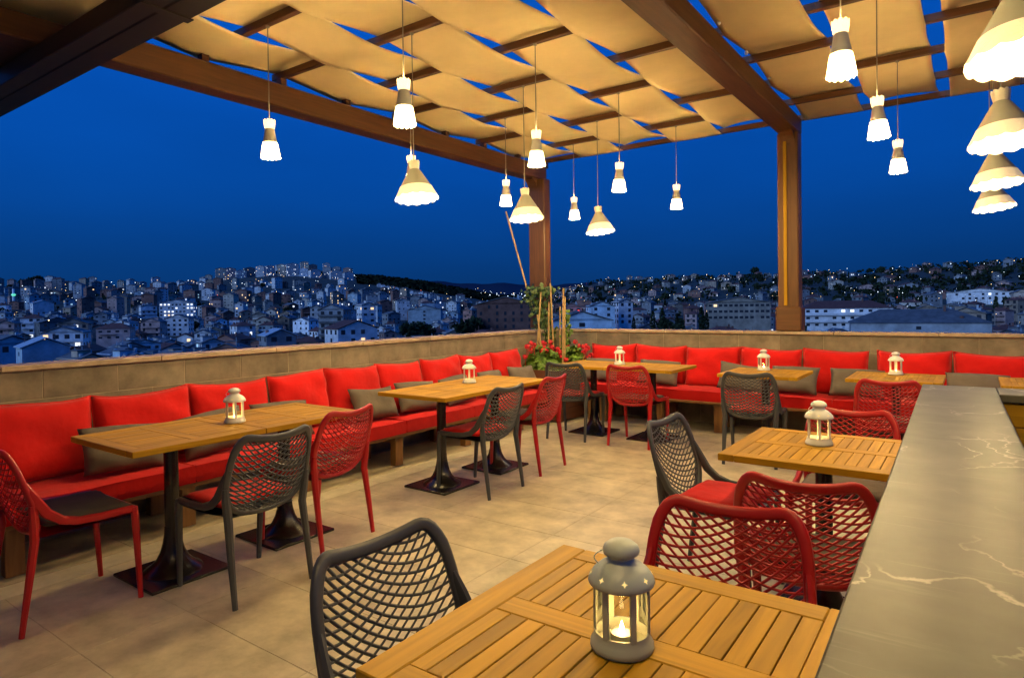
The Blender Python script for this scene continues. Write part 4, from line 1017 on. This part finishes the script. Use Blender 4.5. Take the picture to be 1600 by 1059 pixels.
def house_parts(w, d, floors, roof, rot, x, y, lit, bay, balcony, fh=3.0, dense=False):
    H_ = floors * fh; body = MB(); body.box(-w / 2, w / 2, -d / 2, d / 2, -9, H_)
    rf = MB(); extra = MB(); rk = 'flat'
    if roof == 'flat':
        for (x0, x1, y0, y1) in ((-w / 2, w / 2, -d / 2, -d / 2 + 0.25), (-w / 2, w / 2, d / 2 - 0.25, d / 2), (-w / 2, -w / 2 + 0.25, -d / 2 + 0.25, d / 2 - 0.25), (w / 2 - 0.25, w / 2, -d / 2 + 0.25, d / 2 - 0.25)): body.box(x0, x1, y0, y1, H_, H_ + 0.7)
        rf.box(-w / 2 + 0.26, w / 2 - 0.26, -d / 2 + 0.26, d / 2 - 0.26, H_, H_ + 0.12)
        if crn.random() < 0.65:
            ax, ay = crn.uniform(-w * .25, w * .2), crn.uniform(-d * .2, d * .2); body.box(ax - 1.6, ax + 1.6, ay - 1.5, ay + 1.5, H_ + .1, H_ + 2.6); rf.box(ax - 1.9, ax + 1.9, ay - 1.8, ay + 1.8, H_ + 2.61, H_ + 2.78)
    for _ in range(crn.randint(1, 5)):
            ax, ay = crn.uniform(-w * .38, w * .38), crn.uniform(-d * .36, d * .36); extra.lathe([(0.0, H_ + .5), (0.55, H_ + .5), (0.55, H_ + 1.8), (0.0, H_ + 2.0)], 8, c=(ax, ay, 0)); extra.box(ax - .7, ax + .7, ay - .7, ay + .7, H_ + .12, H_ + .5)
    for _ in range(crn.randint(1, 3)):
        ax, ay = crn.uniform(-w * .4, w * .4), crn.uniform(-d * .4, d * .4); extra.box(ax - .06, ax + .06, ay - .06, ay + .06, H_ + .12, H_ + crn.uniform(2, 4)); extra.box(ax - .5, ax + .5, ay - .05, ay + .05, H_ + 1.9, H_ + 2.0)
    else:
        o = 0.5; hgt = min(w, d) * 0.24; X, Y = w / 2 + o, d / 2 + o
        if roof == 'hip':
            if w >= d: r0, r1 = (-(w - d) / 2 - 0.1, 0), ((w - d) / 2 + 0.1, 0)
            else: r0, r1 = (0, -(d - w) / 2), (0, (d - w) / 2)
            vs = [(-X, -Y, H_), (X, -Y, H_), (X, Y, H_), (-X, Y, H_), (r0[0], r0[1], H_ + hgt), (r1[0], r1[1], H_ + hgt)]
            fs = [(0, 1, 5, 4), (1, 2, 5), (2, 3, 4, 5), (3, 0, 4), (3, 2, 1, 0)] if w >= d else [(0, 1, 4), (1, 2, 5, 4), (2, 3, 5), (3, 0, 4, 5), (3, 2, 1, 0)]
            rf.add(vs, fs)
        else:   # gable, ridge along Y so the gable end shows
            vs = [(-X, -Y, H_), (X, -Y, H_), (X, Y, H_), (-X, Y, H_), (0, -Y, H_ + hgt), (0, Y, H_ + hgt)]
            t_ = 0.25; vs2 = [(a, b, c + t_) for a, b, c in vs]
            rf.add(vs + vs2, [(0, 4, 5, 3), (1, 2, 5, 4), (6, 9, 11, 10), (7, 10, 11, 8), (0, 6, 10, 4), (4, 10, 7, 1), (3, 5, 11, 9), (5, 2, 8, 11), (0, 3, 9, 6), (1, 7, 8, 2)])
            body.add([(-w / 2, -d / 2, H_), (w / 2, -d / 2, H_), (0, -d / 2, H_ + hgt * w / (2 * X)), (-w / 2, d / 2, H_), (w / 2, d / 2, H_), (0, d / 2, H_ + hgt * w / (2 * X))], [(0, 1, 2), (4, 3, 5)])
        extra.box(w * .2, w * .2 + .6, -d * .1, -d * .1 + .6, H_ + .2, H_ + hgt + .9)
    wb = MB(); lb = MB(); lb.pick = crn.choice((0, 0, 1, 1, 2))
    facade_windows(wb, lb, w, d, 0.2, floors, fh, rot, x, y, lit, bay, dense)
    bal = MB()
    if balcony:
        side = -1; x0, x1 = (-w * .42, w * .1) if balcony == 1 else (-w / 2 + .3, w / 2 - .3)
        for f in range(1, floors):
            z = f * fh + 0.1; bal.box(x0, x1, -d / 2 - 1.2, -d / 2 - 0.001, z - .16, z); bal.box(x0, x1, -d / 2 - 1.2, -d / 2 - 1.12, z + .002, z + 0.75)
    return body, rf, extra, wb, lb, bal
ROOFM = {'flat': RFLAT, 'hip': RTILE, 'gable': RTILE, 'sheet': RBLUE}
def building(label, cat, b, depth, w, d, floors, wall, roof, rot_deg=0, lit=0.1, bay=3.0, balcony=0, group=None, z=None, name='city_building', roofmat=None, dense=False, fh=3.0):
    x, y = bpos(b, depth); az = math.atan2(y, x) - math.pi / 2
    rot = az + R(rot_deg); placed.append((x, y, math.hypot(w, d) / 2))
    zz = terrain(x, y) if z is None else z
    if z is not None and name == 'city_building': keep_clear.append((b, w / 2 / depth * FPX, depth, (CAM_Z - z - floors * fh * 0.22) / depth * FPX))
    body, rf, extra, wb, lb, bal = house_parts(w, d, floors, 'gable' if roof == 'sheet' else roof, rot, x, y, lit, bay, balcony, fh, dense)
    t = thing(name, label, cat, (x, y, zz), rot, group)
    obj('wall', body.mesh('wall', WM[wall]), t); obj('roof', rf.mesh('roof', roofmat or ROOFM[roof]), t)
    if extra.f: obj('rooftop_clutter' if roof == 'flat' else 'chimney', extra.mesh('rooftop_clutter', RBLUE if roof == 'flat' else WM['brick']), t, kind='stuff')
    if wb.f: obj('window', wb.mesh('window', WIN), t, kind='stuff')
    if lb.f: obj('lit_window', lb.mesh('lit_window', LITS), t, kind='stuff')
    if bal.f: obj('balcony', bal.mesh('balcony', WM[wall]), t, kind='stuff')
    return t
# --- buildings one can name
def base_for(py_base, b, depth):   # height of a roof line seen py pixels below the horizon
    return CAM_Z - py_base / FPX * depth
building('white five storey block with bright lit windows, largest white building left of centre', 'building', 279, 560, 27, 12, 5, 'bright', 'flat', -14, 0.32, 3.0, 0, z=base_for(16, 0, 560), dense=True)
building('white four storey house with dark windows just below the bright white block', 'building', 281, 430, 14, 11, 4, 'bright', 'flat', -18, 0.05, 3.2, 0, z=base_for(41, 0, 430), dense=True)
building('plain white windowless gable end standing out on the left of the city', 'house', 66, 520, 14, 10, 3, 'bright', 'sheet', 12, 0, 30, 0, z=base_for(4, 0, 520))
building('low white hall with a broad pale gable roof, nearest at the left', 'hall', 66, 175, 10.5, 11, 1, 'bluish', 'sheet', 8, 0, 30, 0, z=base_for(74, 0, 175), fh=3.4)
building('white flat roofed house with a long lit terrace at the lower left', 'house', 103, 235, 13, 10, 2, 'bright', 'flat', -16, 0.1, 3.0, 2, z=base_for(59, 0, 235))
building('pale blue corner house cut by the left edge above the parapet', 'house', 5, 190, 13, 11, 2, 'bluish', 'flat', 20, 0.04, 3.2, 0, z=base_for(82, 0, 190))
building('orange brown apartment block with stacked balconies at the left', 'building', 117, 330, 13, 12, 3, 'tan', 'flat', -10, 0.12, 3.0, 2, z=base_for(47, 0, 330))
building('grey four storey block beside the orange brown balconies', 'building', 84, 345, 15, 12, 4, 'grey', 'flat', 12, 0.03, 5.0, 0, z=base_for(52, 0, 345))
building('pink walled house with a lit upper window, lower left of the city', 'house', 181, 330, 15, 11, 2, 'pink', 'hip', -14, 0.25, 3.2, 1, z=base_for(45, 0, 330))
building('long reddish block without lights just left of the corner post', 'building', 792, 300, 26, 14, 4, 'brick', 'flat', -6, 0.0, 3.4, 0, z=base_for(38, 0, 300))
building('white house with a steep pale gable and dark roof near the left parapet', 'house', 548, 235, 15, 12, 2, 'bright', 'gable', 24, 0.05, 3.2, 0, z=base_for(58, 0, 235))
building('pale house with a broad gable roof low behind the left parapet', 'house', 433, 215, 9.5, 10, 2, 'ashen', 'sheet', 14, 0.03, 3.2, 0, z=base_for(70, 0, 215))
building('tall narrow white tower house with lit stair windows, centre', 'building', 572, 330, 7, 10, 6, 'bright', 'flat', 16, 0.25, 2.6, 0, z=base_for(52, 0, 330))
building('dark grey block with red brown balcony fronts, centre left', 'building', 524, 310, 12, 12, 5, 'grey', 'flat', -20, 0.0, 4.0, 2, z=base_for(52, 0, 310))
building('flat pale blue plain walled block left of the wooded hill foot', 'building', 665, 520, 26, 14, 4, 'bluish', 'flat', -8, 0.0, 40, 0, z=base_for(28, 0, 520))
building('long cream school like building with two rows of dark windows behind the right post', 'building', 1152, 330, 30, 12, 3, 'cream', 'flat', 7, 0.03, 2.4, 0, z=base_for(28, 0, 330), dense=True)
building('long low white modern building with ribbon balconies right of the timber post', 'building', 1318, 290, 36, 14, 3, 'bright', 'hip', 14, 0.06, 3.6, 2, z=base_for(42, 0, 290))
building('pale blue box building with a dark gap, right of the planter', 'building', 938, 330, 13, 11, 3, 'bluish', 'flat', 10, 0.0, 6.0, 0, z=base_for(31, 0, 330))
building('white four storey block beside the pale blue box', 'building', 972, 345, 8, 10, 4, 'bright', 'flat', 24, 0.08, 2.8, 0, z=base_for(33, 0, 345))
building('low flat pale blue roofed shed just above the back parapet', 'shed', 905, 200, 18, 12, 2, 'bluish', 'flat', 8, 0.0, 40, 0, z=base_for(55, 0, 200))
building('white shop with cyan glowing windows at the right', 'shop', 1474, 250, 10, 9, 1, 'ashen', 'flat', 6, 0.9, 2.2, 0, z=base_for(37, 0, 250))
building('tan two storey house in front of the cyan lit shop', 'house', 1515, 225, 11, 9, 2, 'tan', 'flat', -12, 0.06, 2.8, 0, z=base_for(49, 0, 225))
building('wide dark roofed warehouse low on the right above the parapet', 'warehouse', 1430, 190, 34, 16, 1, 'grey', 'hip', 6, 0.0, 40, 0, z=base_for(50, 0, 190), roofmat=RFLAT)
building('long white lit wall building on the right hillside foot', 'building', 1530, 480, 40, 12, 2, 'bright', 'flat', 4, 0.3, 4.0, 0, z=base_for(2, 0, 480))
# red glowing shop sign and its wall
sx, sy = bpos(904, 340); sg = thing('neon_sign', 'glowing red upright shop sign over the roofs right of the planter', 'sign', (sx, sy, base_for(22, 0, 340)), math.atan2(sy, sx) - math.pi / 2)
b = MB(); b.box(-0.55, 0.55, -0.2, 0.2, 0, 4.6); obj('panel', b.mesh('panel', mat('neon_red', (0.8, 0.05, 0.05), emit=(1.0, 0.06, 0.03), es=3.0)), sg)
b = MB(); b.box(-0.12, 0.12, 0.22, 0.4, -9, 4.7); obj('mast', b.mesh('mast', IRON), sg)
building('dark pink house washed by the red sign', 'house', 893, 350, 11, 9, 3, 'pink', 'flat', 0, 0.0, 3.5, 0, z=base_for(30, 0, 350))
keep_clear.append((904, 5, 340, 24))
# minaret with green lights
mx_, my_ = bpos(22, 640); mn = thing('minaret', 'slim white minaret with green lit balcony at the far left', 'minaret', (mx_, my_, -6))
b = MB(); b.lathe([(1.5, -8), (1.5, 8), (1.1, 9), (1.0, 30), (0.8, 31)], 12); obj('shaft', b.mesh('shaft', WM['white'], True), mn)
b = MB(); b.lathe([(1.05, 23.5), (1.9, 24.6), (1.9, 25.6), (1.7, 25.6), (1.7, 24.8)], 12); obj('balcony', b.mesh('balcony', mat('green_lit_balcony', (0.5, 0.7, 0.6), emit=(0.15, 0.9, 0.55), es=0.8)), mn)
b = MB(); b.lathe([(1.2, 31), (0.9, 32), (0.0, 37)], 12); obj('spire', b.mesh('spire', RFLAT, True), mn)

# --- apartment towers on the central hill, terraces of white houses below the wood
for i in range(26):
    b_ = 344 + (i % 13) * 16.5 + crn.uniform(-5, 5); row = i // 13; dp = 1980 - row * 330 + crn.uniform(-60, 60)
    if not footprint_free(*bpos(b_, dp), 13): continue
    fl = crn.choice((8, 9, 10, 11, 12)) - row * 2
    building('pale apartment tower on the central hilltop' if row == 0 else 'apartment tower on the slope below the central hilltop', 'building', b_, dp, crn.uniform(20, 30), 15, fl, crn.choice(('cream', 'white', 'ashen', 'pink')), 'flat', crn.uniform(-25, 25), 0.10, 3.2, 0, 'apartment towers on the central hilltop' if row == 0 else 'apartment towers below the central hilltop', dense=True)
for i in range(14):
    b_ = 592 + i * 7.3 + crn.uniform(-1.5, 1.5)
    building('small white terraced house in the row under the dark wooded hill', 'house', b_, 1420 - i * 22, 8.5, 9, 2, 'white', 'hip' if i % 3 else 'flat', crn.uniform(-12, 12), 0.12, 3.6, 0, 'white terraced houses under the wooded hill', roofmat=RFLAT)

# --- the general fabric of the town, row by row
cand = []
dp = 160.0
while dp < 1900:
    step = 1.115 if dp < 500 else 1.13
    wtyp = 12.5
    spx = wtyp * FPX / dp * (1.02 if dp < 600 else 1.4)
    b_ = -60 + crn.uniform(0, spx)
    while b_ < 1660:
        bb = b_ + crn.uniform(-0.25, 0.25) * spx; dd = dp * crn.uniform(0.95, 1.07)
        b_ += spx * crn.uniform(0.8, 1.3)
        if dd > interp(RDIST, bb) * 0.97: continue
        if 555 < bb < 800 and dd > 1150: continue
        if 330 < bb < 560 and dd > 1250: continue
        cand.append((bb, dd))
    dp *= step
zone = lambda b: 'far left' if b < 200 else 'left' if b < 420 else 'left of centre' if b < 620 else 'central' if b < 860 else 'right of centre' if b < 1050 else 'right' if b < 1300 else 'far right'
dist = lambda d: 'near the parapet' if d < 260 else 'in near town' if d < 480 else 'in middle town' if d < 850 else 'on far slope'
rest = []; nb_ = 0
for bb, dd in cand:
    x, y = bpos(bb, dd); w = crn.uniform(7, 12.5) * (1.25 if dd > 700 else 1); d = crn.uniform(7, 10.5)
    if not footprint_free(x, y, math.hypot(w, d) / 2): continue
    right = bb > 860
    if right and dd > 420 and crn.random() < 0.42: continue
    fl = crn.choice((2, 3, 3, 4)) if dd > 330 else crn.choice((2, 2, 3))
    if not right and dd > 420 and crn.random() < 0.25: fl = crn.choice((5, 6))
    if right and dd > 500: fl = crn.choice((1, 2, 2, 3))
    roof = crn.choice(('flat', 'flat', 'hip', 'gable', 'hip') if right else ('flat', 'flat', 'flat', 'flat', 'hip', 'flat', 'gable'))
    wall = crn.choice(('white', 'white', 'ashen', 'cream', 'bluish', 'pink', 'tan', 'grey', 'brick') if not right else ('ashen', 'grey', 'tan', 'pink', 'grey', 'brick', 'grey', 'brick', 'cream'))
    lit = 0.0 if crn.random() < 0.55 else crn.uniform(0.04, 0.18)
    if right: lit *= 1.3
    rot = crn.choice((-22, 16, 28, -35)) + crn.uniform(-8, 8)
    z = terrain(x, y)
    # stay below the sight line over the parapet for near roofs that would tower
    top = z + fl * 3
    if dd < 330: z -= max(0, top - (CAM_Z - 0.018 * dd))
    bal = crn.choice((0, 1, 2, 2)) if fl > 2 else crn.choice((0, 0, 1))
    bay_ = crn.uniform(2.3, 4.0)
    tp = (CAM_Z - z - fl * 3.2 - 0.8) / dd * FPX
    if any(dd < kd and abs(bb - kb) < kw + w / 2 / dd * FPX and tp < kp for kb, kw, kd, kp in keep_clear): continue
    if nb_ < 290 and dd < 1000:
        lbl = '%s %s house, %s roof, %s, %s' % ('low' if fl < 3 else 'taller', wall, {'flat': 'flat', 'hip': 'dark hipped', 'gable': 'dark gabled'}[roof], dist(dd), zone(bb))
        building(lbl, 'house' if fl < 4 else 'building', bb, dd, w, d, fl, wall, roof, rot, lit, bay_, bal, lbl, z=z, name='town_house' if fl < 4 else 'town_block'); nb_ += 1
    else:
        placed.append((x, y, math.hypot(w, d) / 2)); rest.append((x, y, z, w, d, fl, wall, roof, rot, lit))
# beyond that the town reads as one mass
dm = MB(); mats_ = [WM[k] for k in WALLS] + [RFLAT, RTILE, WIN] + LITS; wi = {k: i for i, k in enumerate(WALLS)}; NW = len(WALLS)
for (x, y, z, w, d, fl, wall, roof, rot, lit) in rest:
    rr = math.atan2(y, x) - math.pi / 2 + R(rot)
    parts = house_parts(w, d, fl, roof, rr, x, y, lit * 1.3, 3.4, 0)
    M = Matrix.Translation((x, y, z)) @ Matrix.Rotation(rr, 4, 'Z')
    for part, base in zip(parts, (wi[wall], NW if roof == 'flat' else NW + 1, NW, NW + 2, NW + 3, wi[wall])):
        o = len(dm.v); dm.v += [tuple(M @ Vector(q)) for q in part.v]; dm.f += [tuple(i + o for i in f) for f in part.f]; dm.m += [base + mi for mi in part.m]
obj('distant_houses', dm.mesh('distant_houses', mats_), kind='stuff')

# --- trees
TREEG = mat('tree_foliage', (0.030, 0.045, 0.022), rough=0.9, spec=0.1, noise=(0.6, 0.5), rand=0.25)
BARK = mat('tree_bark', (0.05, 0.035, 0.025), rough=0.9)
def crown_mesh(kind, seed):
    r = random.Random(seed); b = MB()
    for k in range(420):
        if kind == 'cypress':
            h = r.random(); rad_ = 1.1 * math.sin(math.pi * min(1, h * 0.9 + 0.1)) ** 0.7 * r.uniform(0.6, 1.0); an = r.uniform(0, 6.28); c = Vector((rad_ * math.cos(an), rad_ * math.sin(an), 1.2 + h * 9)); s_ = r.uniform(.25, .5)
        else:
            d = Vector((r.gauss(0, 1), r.gauss(0, 1), r.gauss(0, 1))).normalized() * (r.random() ** 0.35); lump = 1 + 0.25 * math.sin(d.x * 4 + seed) * math.sin(d.y * 5 + d.z * 3)
            c = Vector((d.x * 3.2 * lump, d.y * 3.2 * lump, 5.0 + d.z * 2.6 * lump)); s_ = r.uniform(.35, .75)
        n = Vector((r.gauss(0, 1), r.gauss(0, 1), r.gauss(0, 1))).normalized(); a = n.orthogonal().normalized() * s_; e = n.cross(a).normalized() * s_
        b.add([c + a, c + e, c - a * r.uniform(.6, 1), c - e], [(0, 1, 2, 3)])
    t = MB(); t.tube([(0, 0, -2), (0.05, 0, 1.5), (0.1, 0.05, 4.0)], [0.28, 0.2, 0.1], 7)
    for q in range(3): t.tube([(0.03, 0, 2.2), (math.cos(q * 2.1) * 1.0, math.sin(q * 2.1) * 1.0, 4.2)], [0.1, 0.04], 5)
    return b.mesh('crown', TREEG), t.mesh('trunk', BARK, True)
TR = {('round', s): crown_mesh('round', s) for s in (1, 2, 3)}; TR.update({('cypress', s): crown_mesh('cypress', s) for s in (5, 6)})
def tree(kind, b, depth, sc, zoff=0.0, z=None):
    x, y = bpos(b, depth)
    lbl = ('slim dark cypress among houses, %s, %s' if kind == 'cypress' else 'dark round tree among houses, %s, %s') % (dist(depth), zone(b))
    t = thing('cypress_tree' if kind == 'cypress' else 'round_tree', lbl, 'tree', (x, y, (terrain(x, y) if z is None else z) + zoff), crn.uniform(0, 6), lbl); t.scale = (sc, sc, sc)
    cm, tm = TR[kind, crn.choice((1, 2, 3) if kind == 'round' else (5, 6))]; obj('crown', cm, t); obj('trunk', tm, t)
for b_, dp_, s_ in ((1020, 300, 1.15), (1035, 310, 1.3), (1058, 320, 1.0), (1096, 305, 1.3), (1104, 320, 1.1), (990, 315, 0.9)): tree('cypress', b_, dp_, s_, z=base_for(40, 0, dp_) - 3)
for b_, dp_, s_ in ((640, 250, 1.15), (655, 262, 1.2), (668, 270, 1.0), (726, 280, 1.3), (740, 290, 1.5), (752, 300, 1.5), (714, 300, 1.2), (1060, 290, 1.0), (1250, 240, 0.8), (1040, 330, 1.2), (1430, 330, 1.2)): tree('round', b_, dp_, s_, z=base_for(50, 0, dp_) - 2)
for i in range(70):
    left = crn.random() < 0.3
    b_ = crn.uniform(0, 850) if left else crn.uniform(860, 1620); dp_ = crn.uniform(280, 1100)
    if not footprint_free(*bpos(b_, dp_), 2.5): continue
    tree('round' if crn.random() < 0.8 else 'cypress', b_, dp_, crn.uniform(0.9, 1.6))
# skyline trees: the knoll at the far left and the crests on the right
for i in range(24): tree('round', 30 + i * 2.1 + crn.uniform(-3, 3), 1180 + crn.uniform(-60, 60), crn.uniform(1.5, 2.2), 4 * math.sin(math.pi * i / 23) + 1)
for b_ in (100, 128, 135, 255, 1180, 1290, 1295, 1370, 1378, 1386, 1440, 1452, 1475, 1482, 1490, 1500, 1545, 1560, 1585, 1592, 1600): tree('round', b_, interp(RDIST, b_) * crn.uniform(0.9, 0.98), crn.uniform(1.5, 2.6))
# woodland covering the dark hill: one mass
wd = MB(); r = random.Random(4)
for k in range(9000):
    b_ = r.uniform(430, 850); dp_ = r.uniform(0.60, 1.03) * interp(RDIST, b_)
    if b_ < 560 and dp_ < 0.93 * interp(RDIST, b_): continue
    if dp_ < 1480 + max(0, b_ - 700) * 2: continue
    x, y = bpos(b_, dp_); s_ = r.uniform(4, 9); c = Vector((x, y, terrain(x, y) + s_ * r.uniform(0.2, 0.7)))
    n = Vector((r.gauss(0, 1), r.gauss(0, 1), r.gauss(0, 1))).normalized(); a = n.orthogonal().normalized() * s_; e = n.cross(a).normalized() * s_
    wd.add([c + a, c + e, c - a * r.uniform(.5, 1), c - e], [(0, 1, 2, 3)])
obj('woodland', wd.mesh('woodland', mat('woodland_foliage', (0.016, 0.022, 0.014), rough=1.0, spec=0.0)), kind='stuff')

# gardens and tree cover between the far houses
gm = MB(); r = random.Random(21)
for k in range(620):
    right = r.random() < 0.82; b_ = r.uniform(850, 1640) if right else r.uniform(-30, 850); dp_ = r.uniform(0.3, 0.99) * interp(RDIST, b_)
    if dp_ < 420 or (not right and dp_ > 1100 and b_ > 330): continue
    x, y = bpos(b_, dp_)
    if not footprint_free(x, y, 1.0): continue
    z = terrain(x, y); n_ = r.randint(14, 34); rad_ = r.uniform(4, 10); hh_ = r.uniform(4, 9)
    for q in range(n_):
        s_ = r.uniform(1.2, 2.6); c = Vector((x + r.gauss(0, .5) * rad_, y + r.gauss(0, .5) * rad_, z + r.uniform(0.1, 1) * hh_)); n = Vector((r.gauss(0, 1), r.gauss(0, 1), r.gauss(0, 1))).normalized(); a = n.orthogonal().normalized() * s_; e = n.cross(a).normalized() * s_
        gm.add([c + a, c + e, c - a * r.uniform(.5, 1), c - e], [(0, 1, 2, 3)])
obj('hillside_greenery', gm.mesh('hillside_greenery', TREEG), kind='stuff')

# --- street and yard lights across the town: too many to count
lm = MB(); r = random.Random(9)
LCOL = [mat('street_light_white', (1, 1, 1), emit=(0.75, 0.88, 1.0), es=5.0), mat('street_light_warm', (1, .8, .5), emit=(1.0, 0.66, 0.28), es=5.0), mat('street_light_red', (1, .2, .1), emit=(1.0, 0.16, 0.08), es=3.0), IRON]
for k in range(620):
    right = r.random() < 0.52
    b_ = r.uniform(860, 1620) if right else r.uniform(-10, 860)
    dp_ = r.uniform(0.25, 0.97) * interp(RDIST, b_)
    if 560 < b_ < 800 and dp_ > 1400: continue
    if dp_ < 300: continue
    x, y = bpos(b_, dp_); z = terrain(x, y) + r.uniform(6, 11); s_ = 0.00036 * dp_ * r.uniform(0.4, 1.4)
    lm.mi = r.choices((0, 1, 2), (5, 4, 0.4))[0]
    lm.lathe([(0, -s_), (s_, 0), (0, s_)], 6, c=(x, y, z)); lm.mi = 3; lm.box(x - 0.08, x + 0.08, y - 0.08, y + 0.08, z - 16, z - s_)
for b_, dp_, py in ((729, 420, 28), (713, 420, 33), (632, 330, 45), (671, 330, 41), (76, 300, 13), (131, 310, 57)):   # the warm lamps near the parapet
    x, y = bpos(b_, dp_); z = base_for(py, 0, dp_); s_ = 0.3; lm.mi = 1
    lm.lathe([(0, -s_), (s_, 0), (0, s_)], 6, c=(x, y, z)); lm.mi = 3; lm.box(x - 0.08, x + 0.08, y - 0.08, y + 0.08, z - 12, z - s_)
for k in range(46):   # the bright far end of the valley
    b_ = r.uniform(742, 845); dp_ = r.uniform(1900, 3000); x, y = bpos(b_, dp_); z = terrain(x, y) + r.uniform(6, 20); s_ = r.uniform(0.5, 1.5); lm.mi = r.choices((0, 1), (5, 1))[0]
    lm.lathe([(0, -s_), (s_, 0), (0, s_)], 6, c=(x, y, z))
obj('city_lights', lm.mesh('city_lights', LCOL), kind='stuff')

# ------------------------------------------------------------------ look-alikes get their place from left to right
ORD2 = ['leftmost', 'second from left', 'third from left', 'fourth from left', 'fifth from left', 'sixth from left', 'seventh from left', 'eighth from left', 'ninth from left', 'tenth from left', 'eleventh from left', 'twelfth from left', 'thirteenth from left', 'fourteenth from left', 'fifteenth from left']
by = {}
for o in SC.objects:
    if o.parent is None and 'label' in o: by.setdefault(o['label'], []).append(o)
for lb, os_ in by.items():
    if 1 < len(os_) <= len(ORD2):
        os_.sort(key=lambda o: bearing(o.location.x, o.location.y))
        for k, o in enumerate(os_):
            o['group'] = lb
            o['label'] = lb + ', ' + (('left one of two', 'right one of two')[k] if len(os_) == 2 else ORD2[k] if k < len(os_) - 1 else 'rightmost')
